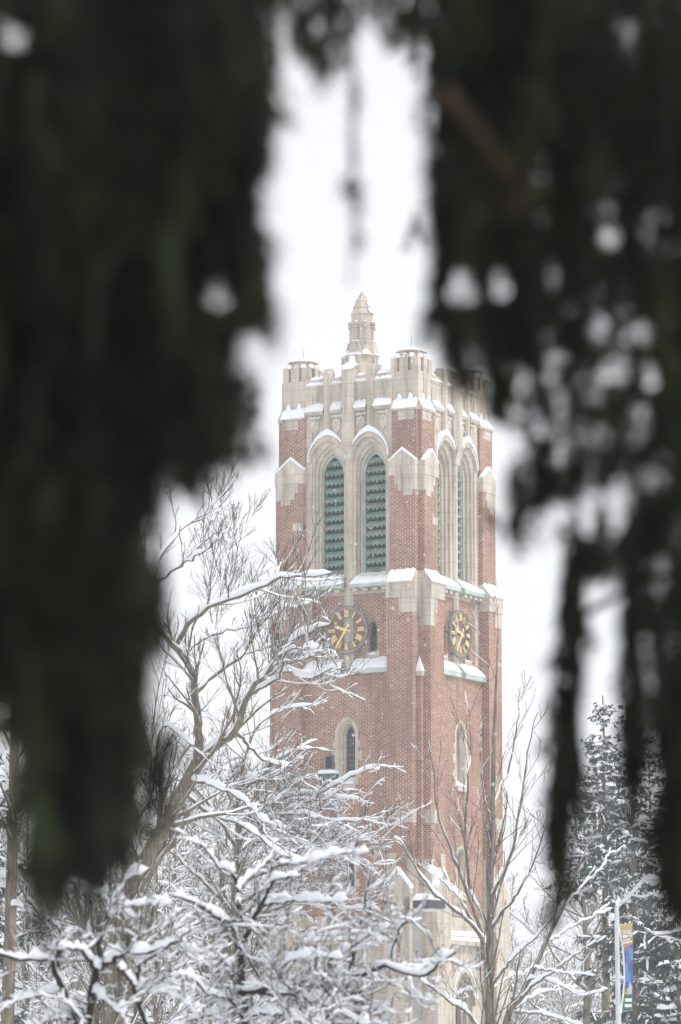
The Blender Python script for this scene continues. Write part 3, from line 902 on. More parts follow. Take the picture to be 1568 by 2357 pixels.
sn = MB(); lump(sn, k, [(oo, zt, zt, 0), (oo + 0.44, zt, zt, 0), (oo + 0.46, zt + 0.06, zt, .6), (oo + 0.35, zt + 0.14, zt, .8), (oo, zt + 0.17, zt, .8)], ur - 0.37, ur + 0.37, 6, 4, 0.02); sn.build("snow", M_SNOW, r)
sq = MB(); fbox(sq, k, ur - 0.16, ur + 0.16, oo, oo + 0.1, Z(1770, DL), Z(1737, DL)); sq.build("scupper", M_COPPER_DARK, r)
sv = MB(); fbox(sv, k, ur - 0.12, ur + 0.12, oo + 0.101, oo + 0.105, Z(1766, DL), Z(1741, DL)); sv.build("scupper_grate", M_DARK, r)
pp = MB()
uo(pp, k, [(ur + 0.065 * math.cos(a), oo + 0.09 + 0.065 * math.sin(a)) for a in np.linspace(0, 2 * math.pi, 9)[:-1]], 0.1, zm)
for v in (1840, 1960, 2080, 2200):
    fbox(pp, k, ur - 0.1, ur + 0.1, oo, oo + 0.17, Z(v, DL), Z(v, DL) + 0.09)
pp.build("downpipe", M_IRON, r)
# low stair block at the tower's foot
st = MB(); zs_ = Z(2046, DL)
fbox(st, k, -H - P_BASE - 0.25, -H + 0.3, -2.6, -0.05, 0, zs_)
sb = st.build("stair_block", M_BRICK, tower)
sn = MB(); lump(sn, k, [(-2.65, zs_, zs_, 0), (0.0, zs_, zs_, 0), (0.02, zs_ + 0.1, zs_, .6), (-0.1, zs_ + 0.2, zs_, .8), (-2.65, zs_ + 0.2, zs_, .8)], -H - P_BASE - 0.3, -H + 0.3, 8, 4, 0.02)
sn.build("snow", M_SNOW, sb)

# ================================================================ trees
def project(P):
    x, y, z = P[..., 0], P[..., 1], P[..., 2] - EYE
    f = y * math.cos(TILT) + z * math.sin(TILT)
    up = -y * math.sin(TILT) + z * math.cos(TILT)
    return CU + FPX * x / f, CV - FPX * up / f

def nrm(v):
    return v / np.maximum(np.linalg.norm(v, axis=-1, keepdims=True), 1e-9)

def smooth_path(pts, n):
    """Catmull-Rom through the given points, n samples evenly spaced"""
    p = np.asarray(pts, float)
    if len(p) < 3:
        t = np.linspace(0, 1, n)[:, None]
        return p[0] * (1 - t) + p[-1] * t
    q = np.vstack([2 * p[0] - p[1], p, 2 * p[-1] - p[-2]])
    out = []
    for i in range(1, len(q) - 2):
        t = np.linspace(0, 1, 12, endpoint=False)[:, None]
        out.append(0.5 * (2 * q[i] + (q[i + 1] - q[i - 1]) * t + (2 * q[i - 1] - 5 * q[i] + 4 * q[i + 1] - q[i + 2]) * t ** 2 + (3 * q[i] - q[i - 1] - 3 * q[i + 1] + q[i + 2]) * t ** 3))
    out = np.vstack(out + [p[-1:]])
    s = np.concatenate([[0], np.cumsum(np.linalg.norm(np.diff(out, axis=0), axis=1))])
    g = np.linspace(0, s[-1], n)
    return np.stack([np.interp(g, s, out[:, j]) for j in range(3)], 1)

def frames(P):
    t = np.gradient(P, axis=1); t = nrm(t)
    m = nrm(t.mean(axis=1, keepdims=True))
    ref = np.where(np.abs(m[..., 2:3]) > 0.8, np.array([1.0, 0.15, 0]), np.array([0.0, 0, 1.0]))
    a = nrm(np.cross(t, np.broadcast_to(ref, t.shape)))
    return t, a, np.cross(a, t)

def ring_faces(B, n, m, closed=True):
    b = np.arange(B)[:, None, None] * n * m
    i = np.arange(n - 1)[None, :, None] * m
    j = np.arange(m)[None, None, :]
    j2 = (j + 1) % m
    f = np.stack([b + i + j, b + i + j2, b + i + m + j2, b + i + m + j], -1)
    return f.reshape(-1, 4)

def tubes(acc, P, R, sides):
    if len(P) == 0: return
    t, a, b = frames(P)
    ang = np.linspace(0, 2 * np.pi, sides, endpoint=False)
    v = P[:, :, None] + R[:, :, None, None] * (a[:, :, None] * np.cos(ang)[None, None, :, None] + b[:, :, None] * np.sin(ang)[None, None, :, None])
    acc.add(v.reshape(-1, 3), ring_faces(P.shape[0], P.shape[1], sides))

def snow_on(acc, rng, P, R, h, wmin, keep=1.0, lumpy=0.5, hmin=0.25, steep=0.93):
    """a ridge of snow along the upper side of each branch, thin where the branch is steep"""
    if len(P) == 0: return
    t = nrm(np.gradient(P, axis=1))
    slope = np.abs(t[..., 2])
    sel = (slope.mean(1) < steep) & (rng.random(len(P)) < keep)
    P, R, t, slope = P[sel], R[sel], t[sel], slope[sel]
    B, n = P.shape[:2]
    if B == 0: return
    up = np.zeros_like(t); up[..., 2] = 1
    nn = nrm(up - t * t[..., 2:3])
    side = np.cross(t, nn)
    flat = np.clip((1.02 - slope) / 0.55, 0.0, 1.0) ** 1.2
    nz = rng.random((B, n)) ; nz = 0.5 * nz + 0.25 * np.roll(nz, 1, 1) + 0.25 * np.roll(nz, -1, 1)
    lump_ = 1 - lumpy + lumpy * 2 * nz
    gap = (rng.random((B, n)) > 0.08)
    e = np.ones(n); e[0] = 0.3; e[-1] = 0.15
    hh = h * flat * lump_ * e[None] * np.where(gap, 1, 0.25) * (hmin + (1 - hmin) * np.clip(R / max(R.max(), 1e-6), 0, 1) ** 0.5)
    w = np.maximum(R * 1.12, np.maximum(wmin, hh * 0.40)) * (0.6 + 0.4 * e[None]) * np.where(flat > 0.12, 1, 0.4)
    ph = np.radians([-8, 38, 90, 142, 188])
    c, s = np.cos(ph), np.sin(ph)
    v = P[:, :, None] + side[:, :, None] * (w[:, :, None] * c)[..., None] + nn[:, :, None] * (R[:, :, None] * 0.45 + hh[:, :, None] * s * 1.1)[..., None]
    acc.add(v.reshape(-1, 3), ring_faces(B, n, 5))

def spawn(rng, P, R, dens, t0=0.2, t1=1.0, lf=0.6, ang=(30, 60), n=6, wig=0.12, up=0.1, rfac=0.6, rmin=0.004, lmax=9, lmin=0.05, flat=1.0, curve=0.0, tfade=0.55, mx=60):
    B, m = P.shape[:2]
    L = np.linalg.norm(np.diff(P, axis=1), axis=2).sum(1)
    cnt = np.clip(np.round(L * dens * rng.uniform(0.75, 1.25, B)), 1, mx).astype(int)
    idx = np.repeat(np.arange(B), cnt)
    M = len(idx)
    t = t0 + (t1 - t0) * rng.random(M)
    f = t * (m - 1); i = np.minimum(f.astype(int), m - 2); w = (f - i)[:, None]
    p = P[idx, i] * (1 - w) + P[idx, i + 1] * w
    r = (R[idx, i] * (1 - w[:, 0]) + R[idx, i + 1] * w[:, 0]) * rfac
    tan = nrm(P[idx, i + 1] - P[idx, i])
    q = rng.normal(size=(M, 3)); q[:, 1] *= 1.0
    q -= (q * tan).sum(1, keepdims=True) * tan
    q[:, 2] *= flat
    q = nrm(q)
    a = np.radians(rng.uniform(*ang, M))[:, None]
    d = np.cos(a) * tan + np.sin(a) * q
    d[:, 2] += up; d = nrm(d)
    ln = np.clip(L[idx] * lf * (1 - tfade * t) * rng.uniform(0.55, 1.25, M), lmin, lmax)
    pts = [p]
    for s in range(n - 1):
        d = nrm(d + rng.normal(size=(M, 3)) * wig + np.array([0, 0, curve]))
        p = p + d * (ln / (n - 1))[:, None]
        pts.append(p)
    Pn = np.stack(pts, 1)
    taper = np.linspace(1, 0.35, n)[None]
    Rn = np.maximum(np.maximum(r, rmin)[:, None] * taper, rmin * 0.8)
    return Pn, Rn

def fork(rng, P, R, k=2):
    return P, R

def grow(rng, limbs, levels, bark_acc, twig_acc, snow_acc, snow, rtwig=0.012, clear=()):
    """limbs: list of (P, R) single polylines; levels: list of spawn keyword dicts; snow: list of snow_on keyword dicts (first for the limbs)"""
    groups = {}
    for p, r in limbs:
        groups.setdefault(len(p), []).append((p, r))
    cur = []
    for n, ls in groups.items():
        P = np.stack([a for a, _ in ls]); R = np.stack([b for _, b in ls])
        tubes(bark_acc, P, R, 9)
        if snow and snow[0]: snow_on(snow_acc, rng, P, R, **snow[0])
        cur.append((P, R))
    for li, kw in enumerate(levels):
        nxt = []
        for P, R in cur:
            if isinstance(kw, list):
                parts = [spawn(rng, P, R, **k_) for k_ in kw]
            else:
                parts = [spawn(rng, P, R, **kw)]
            for Pn, Rn in parts:
                for (cu, cv, ru, rv) in clear:              # gaps in the branching
                    uu, vv = project(Pn)
                    ok = ~(((uu - cu) / ru) ** 2 + ((vv - cv) / rv) ** 2 < 1).any(1)
                    Pn, Rn = Pn[ok], Rn[ok]
                if len(Pn) == 0: continue
                big = Rn.max() > rtwig * 2.2
                tubes(bark_acc if big else twig_acc, Pn, Rn, 5 if big else 3)
                if snow and snow[li + 1]: snow_on(snow_acc, rng, Pn, Rn, **snow[li + 1])
                nxt.append((Pn, Rn))
        cur = nxt

def path3(uv, d0, d1=None, n=20, r0=0.1, r1=0.03, jitter=0.0, rng=None):
    d1 = d0 if d1 is None else d1
    pts = [at(u, v, d0 + (d1 - d0) * i / max(1, len(uv) - 1)) for i, (u, v) in enumerate(uv)]
    p = smooth_path(pts, n)
    if jitter:
        p[1:-1] += rng.normal(size=(n - 2, 3)) * jitter
    return p, np.linspace(r0, r1, n)

def finish_tree(name, label, cat, origin, bark, twig, snow, mats, group=None, extra=None):
    root = empty(name, tuple(origin))
    tag(root, label, cat, group)
    if bark.n: bark.build("trunk", mats[0], root, origin)
    if twig.n: twig.build("crown", mats[1], root, origin)
    if snow.n: snow.build("snow", M_SNOW, root, origin)
    return root

def needles(acc, rng, P, n_per_m, ln, wd, inside=None, spread=(35, 65)):
    """needles set all round each stem (B, n, 3)"""
    B, n = P.shape[:2]
    L = np.linalg.norm(np.diff(P, axis=1), axis=2).sum(1)
    idx = np.repeat(np.arange(B), np.maximum(3, (L * n_per_m).astype(int)))
    M = len(idx)
    f = rng.random(M) * (n - 1); i = np.minimum(f.astype(int), n - 2); w = (f - i)[:, None]
    p = P[idx, i] * (1 - w) + P[idx, i + 1] * w
    t = nrm(P[idx, i + 1] - P[idx, i])
    if inside is not None:
        uu, vv = project(p)
        ok = inside(uu, vv)
        p, t = p[ok], t[ok]; M = len(p)
    q = rng.normal(size=(M, 3)); q -= (q * t).sum(1, keepdims=True) * t; q = nrm(q)
    a = np.radians(rng.uniform(*spread, M))[:, None]
    d_ = nrm(np.cos(a) * t + np.sin(a) * q)
    s_ = nrm(np.cross(d_, rng.normal(size=(M, 3)))) * wd
    l = (ln * rng.uniform(0.7, 1.2, M))[:, None]
    v = np.stack([p - s_ * 0.6, p + d_ * l * 0.6 - s_, p + d_ * l, p + d_ * l * 0.5 + s_], 1).reshape(-1, 3)
    acc.add(v, np.arange(M * 4).reshape(-1, 4))

# ---- the big leaning tree in front of the tower's left edge -----------------------------------------
rng = np.random.default_rng(11)
d = 95.0
def LB(uv, r0, r1, d1=None, n=22, j=0.02): return path3(uv, d, d1, n, r0, r1, j, rng)
base_p = at(240, 2356, d); base_p[2] = 0
trunk_uv = [(255, 2356), (265, 2230), (300, 2090), (335, 1985), (380, 1900), (420, 1822), (455, 1755)]
tp = smooth_path([np.array([base_p[0] - 0.2, d, -0.1])] + [at(u, v, d) for u, v in trunk_uv], 30)
limbs = [(tp, np.linspace(0.30, 0.16, 30))]
limbs += [
    LB([(455, 1755), (459, 1700), (454, 1642), (448, 1563), (426, 1517), (403, 1489), (363, 1449), (330, 1420)], 0.15, 0.07, d - 1.5),
    LB([(462, 1745), (511, 1705), (540, 1688), (568, 1603), (613, 1551), (630, 1529), (682, 1472), (745, 1442), (765, 1432)], 0.13, 0.035, d - 3),
    LB([(452, 1590), (500, 1545), (562, 1500), (600, 1420), (619, 1358), (650, 1290)], 0.10, 0.03, d + 2),
    LB([(403, 1489), (432, 1438), (471, 1404), (528, 1381), (608, 1347), (648, 1327), (716, 1327), (765, 1318)], 0.085, 0.028, d - 2),
    LB([(330, 1420), (363, 1290), (420, 1216), (477, 1182), (520, 1120)], 0.075, 0.02, d + 2),
    LB([(360, 1340), (430, 1290), (480, 1262), (530, 1215)], 0.05, 0.015, d - 2),
    LB([(300, 1900), (346, 1836), (370, 1677), (410, 1690), (445, 1715)], 0.05, 0.03, d - 1),
    LB([(440, 1795), (466, 1801), (511, 1813), (568, 1847), (610, 1890), (660, 1905)], 0.075, 0.02, d - 3),
    LB([(613, 1551), (660, 1545), (715, 1560), (765, 1537), (782, 1540)], 0.055, 0.02, d - 4),
    LB([(630, 1529), (690, 1520), (740, 1500), (775, 1510)], 0.05, 0.015, d - 2),
    LB([(568, 1603), (640, 1560), (660, 1500), (700, 1490), (735, 1488)], 0.05, 0.018, d - 5),
    LB([(540, 1688), (560, 1700), (600, 1745), (650, 1760), (700, 1745)], 0.06, 0.015, d + 1),
    LB([(430, 1830), (480, 1870), (560, 1900), (640, 1960), (700, 1975)], 0.06, 0.015, d + 2),
    LB([(335, 1985), (300, 1900), (280, 1800), (250, 1700), (240, 1600)], 0.10, 0.03, d + 3),
    LB([(380, 1900), (360, 1800), (350, 1700), (330, 1600), (310, 1500)], 0.08, 0.03, d + 5),
    LB([(448, 1563), (480, 1480), (500, 1420), (515, 1300), (540, 1230)], 0.06, 0.015, d + 4),
    LB([(426, 1517), (450, 1480), (520, 1450), (580, 1440), (660, 1400), (720, 1380)], 0.05, 0.015, d + 1),
]
b, t, s = Acc(), Acc(), Acc()
limbs = [limbs[0]] + [(p_, r_ * 0.8) for p_, r_ in limbs[1:]]
grow(rng, limbs,
     [dict(dens=1.9, t0=0.2, lf=0.5, ang=(25, 60), n=10, wig=0.11, up=0.32, rfac=0.42, rmin=0.014, lmax=2.6, curve=0.06),
      dict(dens=4.2, t0=0.10, lf=0.55, ang=(20, 50), n=8, wig=0.11, up=0.28, rfac=0.5, rmin=0.009, lmax=1.5, curve=0.07),
      dict(dens=5.4, t0=0.10, lf=0.65, ang=(20, 50), n=6, wig=0.10, up=0.25, rfac=0.6, rmin=0.0055, lmax=0.85, curve=0.06)],
     b, t, s,
     [dict(h=0.15, wmin=0.045, lumpy=0.6, hmin=0.45), dict(h=0.055, wmin=0.016, lumpy=0.8, hmin=0.5, keep=0.95), dict(h=0.028, wmin=0.009, keep=0.62, hmin=0.6, lumpy=0.9), dict(h=0.016, wmin=0.006, keep=0.28)], clear=[(812, 1450, 46, 66)])
finish_tree("leaning_tree", "large bare tree leaning towards the clock, its long limbs loaded with snow", "tree", base_p, b, t, s, (M_BARK, M_TWIG))

# ---- low spreading tree behind it, snowy boughs crossing the tower's lower left ------------------------
rng = np.random.default_rng(5)
d = 116.0
b, t, s = Acc(), Acc(), Acc()
bp = at(545, 2356, d); bp[2] = 0
tr = smooth_path([bp + np.array([0, 0, -0.1]), at(548, 2300, d), at(540, 2120, d), at(548, 1950, d), at(552, 1800, d)], 24)
limbs = [(tr, np.linspace(0.22, 0.08, 24)),
         LB([(545, 1980), (640, 1900), (720, 1840), (800, 1790), (877, 1762)], 0.07, 0.015, d - 3),
         LB([(545, 1900), (600, 1860), (680, 1828), (760, 1832), (835, 1842)], 0.07, 0.015, d - 2),
         LB([(550, 1830), (610, 1770), (690, 1725), (770, 1728)], 0.06, 0.015, d - 1),
         LB([(545, 2040), (640, 1990), (740, 1925), (830, 1930), (880, 1945)], 0.07, 0.015, d - 4),
         LB([(545, 2080), (620, 2040), (730, 1990), (800, 1975), (858, 1992)], 0.06, 0.015, d - 2),
         LB([(540, 2100), (460, 2020), (380, 1950), (330, 1930)], 0.07, 0.02, d),
         LB([(545, 1950), (480, 1850), (430, 1800), (380, 1790)], 0.06, 0.02, d - 2),
         LB([(548, 1900), (560, 1760), (590, 1680), (640, 1640), (720, 1620)], 0.06, 0.015, d),
         LB([(545, 1990), (500, 1900), (490, 1780), (470, 1680)], 0.06, 0.015, d + 2),
         LB([(545, 2130), (640, 2090), (720, 2060), (800, 2090), (870, 2080)], 0.06, 0.015, d - 3),
         LB([(545, 1930), (620, 1880), (700, 1875), (770, 1890), (835, 1885)], 0.05, 0.012, d - 5),
         LB([(545, 2000), (600, 1930), (680, 1935), (760, 1960), (820, 1950)], 0.05, 0.012, d - 5)]
grow(rng, limbs,
     [dict(dens=2.8, t0=0.12, lf=0.5, ang=(25, 65), n=8, wig=0.13, up=0.08, rfac=0.5, rmin=0.013, lmax=2.2, flat=0.6, curve=0.01),
      dict(dens=4.4, t0=0.1, lf=0.5, ang=(25, 60), n=6, wig=0.14, up=0.10, rfac=0.55, rmin=0.009, lmax=1.1, flat=0.65, curve=0.02),
      dict(dens=7.5, t0=0.1, lf=0.6, ang=(25, 60), n=5, wig=0.14, up=0.14, rfac=0.6, rmin=0.006, lmax=0.6, flat=0.8, curve=0.03)],
     b, t, s,
     [dict(h=0.12, wmin=0.04, hmin=0.4), dict(h=0.065, wmin=0.018, hmin=0.5, keep=0.9), dict(h=0.036, wmin=0.011, hmin=0.6, keep=0.75), dict(h=0.018, wmin=0.007, keep=0.55)], clear=[(812, 1725, 26, 90), (757, 1752, 22, 36)])
finish_tree("spreading_tree", "spreading bare tree whose level snowy boughs cross the tower's lower wall and downpipe", "tree", bp, b, t, s, (M_BARK, M_TWIG))

# ---- the two crabapples close by ---------------------------------------------------------------------
def crab(seed, d, base_uv, limb_specs, label, scale=1.0):
    rng_ = np.random.default_rng(seed)
    b, t, s = Acc(), Acc(), Acc()
    bp = at(base_uv[0], base_uv[1], d); bp[2] = 0
    limbs = []
    for spec in limb_specs:
        uv, r0, r1 = spec[:3]
        d1 = spec[3] if len(spec) > 3 else d
        limbs.append(path3(uv, d, d1, 26, r0, r1, 0.006, rng_))
    first = limbs[0][0]
    stem = smooth_path([bp + np.array([0, 0, -0.05]), bp * 0.5 + first[0] * 0.5 + np.array([0.05, 0, 0]), first[0]], 26)
    limbs.insert(0, (stem, np.linspace(limb_specs[0][1] * 1.5, limb_specs[0][1], 26)))
    grow(rng_, limbs,
         [dict(dens=7.0, t0=0.08, lf=0.5, ang=(30, 75), n=14, wig=0.24, up=0.16, rfac=0.45, rmin=0.0048, lmax=0.72, lmin=0.10, curve=0.03),
          dict(dens=13.0, t0=0.08, lf=0.55, ang=(30, 70), n=8, wig=0.24, up=0.16, rfac=0.6, rmin=0.0032, lmax=0.36, lmin=0.05, curve=0.03),
          dict(dens=21.0, t0=0.08, lf=0.5, ang=(30, 70), n=5, wig=0.22, up=0.14, rfac=0.7, rmin=0.0021, lmax=0.18, lmin=0.03)],
         b, t, s,
         [dict(h=0.072, wmin=0.012, lumpy=0.95, hmin=0.16, steep=0.88), dict(h=0.022, wmin=0.0058, lumpy=0.75, hmin=0.4, steep=0.9, keep=0.95),
          dict(h=0.0135, wmin=0.0042, lumpy=0.75, hmin=0.6, keep=0.65, steep=0.88), dict(h=0.0085, wmin=0.0030, lumpy=0.9, keep=0.35, steep=0.85)], rtwig=0.004, clear=[(990, 2080, 46, 24)])
    return finish_tree("crabapple_tree", label, "tree", bp, b, t, s, (M_BARK_DARK, M_TWIG_DARK), "snow laden crabapples close to the camera")

crab(21, 31.0, (568, 2700), [
    ([(566, 2400), (566, 2356), (563, 2302), (558, 2256), (552, 2195), (546, 2160), (541, 2143)], 0.034, 0.024),
    ([(541, 2143), (532, 2125), (508, 2113), (470, 2090), (440, 2070), (400, 2062)], 0.024, 0.010, 30.0),
    ([(552, 2190), (566, 2152), (581, 2119), (602, 2082), (621, 2042), (640, 2020), (690, 2016)], 0.026, 0.009, 30.5),
    ([(558, 2128), (550, 2052), (566, 2027), (602, 1994), (627, 1963), (640, 1930)], 0.024, 0.008, 31.5),
    ([(550, 2052), (535, 2010), (500, 1990), (470, 1950), (440, 1930)], 0.018, 0.007, 31),
    ([(563, 2275), (590, 2281), (633, 2272), (679, 2266), (724, 2266), (770, 2256), (831, 2241), (871, 2226), (896, 2222), (932, 2240), (963, 2246), (993, 2237), (1015, 2209), (1048, 2191)], 0.034, 0.012, 30.0),
    ([(600, 2282), (660, 2285), (712, 2299), (764, 2318), (816, 2345), (850, 2360)], 0.026, 0.014, 29.5),
    ([(800, 2245), (810, 2210), (828, 2134), (847, 2043), (855, 2000)], 0.013, 0.006, 30.4),
    ([(690, 2262), (720, 2225), (790, 2195), (850, 2150), (900, 2130)], 0.014, 0.006, 30),
    ([(640, 2272), (650, 2240), (660, 2215), (720, 2200), (790, 2205)], 0.014, 0.006, 29.6),
    ([(896, 2222), (905, 2180), (925, 2130), (960, 2100), (985, 2060)], 0.011, 0.005, 30.2),
    ([(602, 2082), (680, 2072), (740, 2075), (800, 2072)], 0.017, 0.006, 30),
    ([(640, 1985), (700, 1985), (780, 1965), (850, 1960)], 0.012, 0.005, 31),
    ([(566, 2356), (530, 2300), (490, 2290), (440, 2250), (410, 2240)], 0.016, 0.007, 30),
    ([(566, 2340), (620, 2330), (680, 2345), (740, 2370)], 0.018, 0.010, 29.5),
    ([(712, 2299), (740, 2330), (735, 2360), (725, 2400)], 0.022, 0.016, 29.5),
    ([(563, 2302), (500, 2330), (440, 2345), (400, 2370)], 0.018, 0.009, 30.5),
    ([(931, 2240), (960, 2290), (1010, 2310)], 0.010, 0.004, 30),
], "snow laden crabapple with a thick white limb reaching right across the lamp post")
crab(33, 28.0, (195, 2720), [
    ([(200, 2420), (202, 2356), (214, 2273), (225, 2235), (244, 2216)], 0.033, 0.024),
    ([(244, 2216), (265, 2205), (286, 2193), (340, 2190), (405, 2166), (440, 2140)], 0.024, 0.009, 27.5),
    ([(202, 2400), (176, 2342), (145, 2273), (126, 2246), (115, 2208), (57, 2208), (0, 2193), (-40, 2185)], 0.030, 0.012, 27.5),
    ([(225, 2230), (229, 2170), (248, 2109), (256, 2082), (298, 2021), (344, 1998)], 0.020, 0.007, 28),
    ([(126, 2240), (137, 2193), (143, 2151), (120, 2120), (80, 2095), (60, 2060)], 0.015, 0.006, 28),
    ([(350, 2400), (317, 2304), (305, 2262), (271, 2223)], 0.020, 0.016, 27.6),
    ([(310, 2290), (321, 2227), (344, 2204), (405, 2166)], 0.015, 0.010, 27.6),
    ([(256, 2082), (240, 2060), (210, 2050), (190, 2010)], 0.013, 0.006, 28.3),
    ([(248, 2109), (290, 2085), (340, 2080), (400, 2075)], 0.013, 0.005, 27.8),
    ([(145, 2273), (90, 2290), (40, 2300), (-10, 2330)], 0.017, 0.007, 27.6),
    ([(225, 2235), (190, 2190), (150, 2180), (110, 2185)], 0.02, 0.008, 27.4),
    ([(305, 2262), (350, 2280), (400, 2290), (460, 2330)], 0.015, 0.007, 27.6),
    ([(115, 2208), (100, 2160), (110, 2110), (90, 2060)], 0.013, 0.006, 28.2),
    ([(214, 2273), (240, 2300), (280, 2330), (300, 2380)], 0.016, 0.009, 27.6),
    ([(176, 2342), (120, 2345), (60, 2370)], 0.016, 0.008, 27.8),
    ([(344, 2204), (380, 2130), (420, 2090)], 0.012, 0.005, 28),
    ([(405, 2166), (450, 2190), (490, 2180)], 0.010, 0.004, 27.5),
], "dark stemmed crabapple with snow heaped in its forks, beside the slender grey trunk")

# ---- slim upswept tree in front of the tower's right side ------------------------------------------------
rng = np.random.default_rng(8)
d = 84.0
b, t, s = Acc(), Acc(), Acc()
bp = at(1127, 2356, d); bp[2] = 0
tr = smooth_path([bp + np.array([0, 0, -0.1])] + [at(u, v, d) for u, v in [(1127, 2356), (1129, 2262), (1128, 2183), (1129, 2130), (1129, 2065), (1127, 1999), (1132, 1894), (1135, 1815), (1137, 1700), (1142, 1580), (1146, 1470)]], 44)
rr = np.concatenate([np.linspace(0.108, 0.078, 26), np.linspace(0.075, 0.012, 18)])
limbs = [(tr, rr)]
E = lambda uv, r0, r1, d1: LB(uv, r0, r1, d1, 24, 0.012)
limbs += [
    E([(1114, 2215), (1110, 2160), (1100, 2125), (1056, 2001), (1040, 1967), (1024, 1917), (1008, 1867), (993, 1752), (985, 1700)], 0.06, 0.012, d - 1.5),
    E([(1112, 2190), (1108, 2157), (1066, 2109), (1024, 2075), (990, 2044), (951, 1986), (922, 1936), (905, 1925)], 0.065, 0.012, d - 2),
    E([(1122, 2140), (1112, 2105), (1087, 2059), (1077, 1999), (1071, 1907), (1079, 1789), (1085, 1736), (1078, 1640), (1070, 1590)], 0.055, 0.010, d + 1.5),
    E([(1130, 2140), (1150, 2110), (1177, 2075), (1197, 2049), (1230, 1980), (1260, 1890)], 0.05, 0.012, d - 1),
    E([(1131, 2050), (1161, 1994), (1195, 1931), (1230, 1850), (1262, 1780)], 0.045, 0.010, d + 1),
    E([(1130, 2065), (1150, 2030), (1169, 1988), (1185, 1931), (1197, 1862), (1220, 1700), (1238, 1640)], 0.05, 0.010, d - 2),
    E([(1134, 2265), (1160, 2230), (1197, 2188), (1240, 2150), (1290, 2090)], 0.045, 0.012, d - 2),
    E([(1135, 2275), (1170, 2250), (1215, 2235), (1260, 2190)], 0.03, 0.010, d + 2),
    E([(1135, 1860), (1140, 1839), (1174, 1757), (1195, 1640), (1205, 1570)], 0.035, 0.009, d + 1),
    E([(1112, 2385), (1080, 2335), (1040, 2307), (969, 2254), (950, 2248)], 0.055, 0.018, d - 3),
    E([(1040, 2307), (1062, 2285), (1085, 2276), (1100, 2300)], 0.025, 0.010, d - 3.5),
    E([(1133, 1900), (1115, 1830), (1105, 1750), (1108, 1660)], 0.03, 0.008, d - 1),
    E([(1090, 2120), (1050, 2060), (1010, 2020), (985, 1995)], 0.03, 0.010, d - 2.5),
]
limbs = [limbs[0]] + [(p_, r_ * 0.78) for p_, r_ in limbs[1:]]
grow(rng, limbs,
     [dict(dens=1.5, t0=0.2, lf=0.42, ang=(20, 45), n=8, wig=0.08, up=0.28, rfac=0.32, rmin=0.0075, lmax=1.6, curve=0.05),
      dict(dens=2.8, t0=0.15, lf=0.55, ang=(20, 45), n=6, wig=0.09, up=0.2, rfac=0.5, rmin=0.0052, lmax=0.9, curve=0.05),
      dict(dens=3.4, t0=0.15, lf=0.5, ang=(20, 50), n=5, wig=0.09, up=0.2, rfac=0.6, rmin=0.0038, lmax=0.5)],
     b, t, s,
     [dict(h=0.10, wmin=0.022, lumpy=1.0, hmin=0.45, steep=0.985), dict(h=0.032, wmin=0.009, lumpy=0.95, keep=0.65, steep=0.92), dict(h=0.02, wmin=0.007, keep=0.3, lumpy=0.9), None])
finish_tree("upswept_tree", "slim bare tree with steeply rising limbs in front of the tower's lit brick side", "tree", bp, b, t, s, (M_BARK_LIGHT, M_TWIG))

# ---- tree at lower right, leaning right ------------------------------------------------------------------
rng = np.random.default_rng(9)
d = 72.0
b, t, s = Acc(), Acc(), Acc()
bp = at(1120, 2356, d); bp[2] = 0
tr = smooth_path([bp + np.array([-0.2, 0, -0.1])] + [at(u, v, d) for u, v in [(1165, 2356), (1200, 2296), (1219, 2249), (1243, 2202), (1255, 2171), (1270, 2140), (1294, 2093), (1313, 2046), (1340, 1976), (1362, 1925)]], 34)
limbs = [(tr, np.concatenate([np.linspace(0.105, 0.065, 18), np.linspace(0.06, 0.010, 16)])),
    E([(1200, 2296), (1225, 2270), (1255, 2249), (1300, 2215), (1340, 2186), (1375, 2160)], 0.045, 0.012, d - 1.5),
    E([(1230, 2225), (1260, 2232), (1310, 2240), (1370, 2245)], 0.035, 0.010, d - 2),
    E([(1258, 2168), (1290, 2150), (1328, 2125), (1387, 2100), (1410, 2090)], 0.035, 0.010, d + 1),
    E([(1185, 2327), (1220, 2330), (1260, 2335), (1325, 2356), (1380, 2390)], 0.04, 0.014, d - 2),
    E([(1212, 2262), (1230, 2250), (1280, 2262), (1340, 2290), (1400, 2275)], 0.035, 0.010, d - 1),
    E([(1265, 2150), (1285, 2080), (1290, 2010), (1310, 1930)], 0.03, 0.008, d - 1),
    E([(1294, 2093), (1340, 2040), (1390, 1990), (1405, 1950)], 0.025, 0.007, d + 1),
    E([(1185, 2320), (1230, 2290), (1280, 2275), (1330, 2270)], 0.03, 0.010, d + 1)]
limbs = [limbs[0]] + [(p_, r_ * 0.72) for p_, r_ in limbs[1:]]
grow(rng, limbs,
     [dict(dens=0.9, t0=0.25, lf=0.45, ang=(20, 50), n=8, wig=0.08, up=0.15, rfac=0.4, rmin=0.009, lmax=1.3, curve=0.05),
      dict(dens=2.2, t0=0.15, lf=0.5, ang=(20, 50), n=6, wig=0.1, up=0.15, rfac=0.5, rmin=0.006, lmax=0.7, curve=0.04)],
     b, t, s,
     [dict(h=0.06, wmin=0.016, lumpy=0.7, hmin=0.4, steep=0.97), dict(h=0.032, wmin=0.009, lumpy=0.8, keep=0.7), dict(h=0.018, wmin=0.006, keep=0.3, lumpy=0.8)])
finish_tree("forked_tree", "bare tree rising to the right of the tower, snow lining its slanting branches", "tree", bp, b, t, s, (M_BARK_LIGHT, M_TWIG))

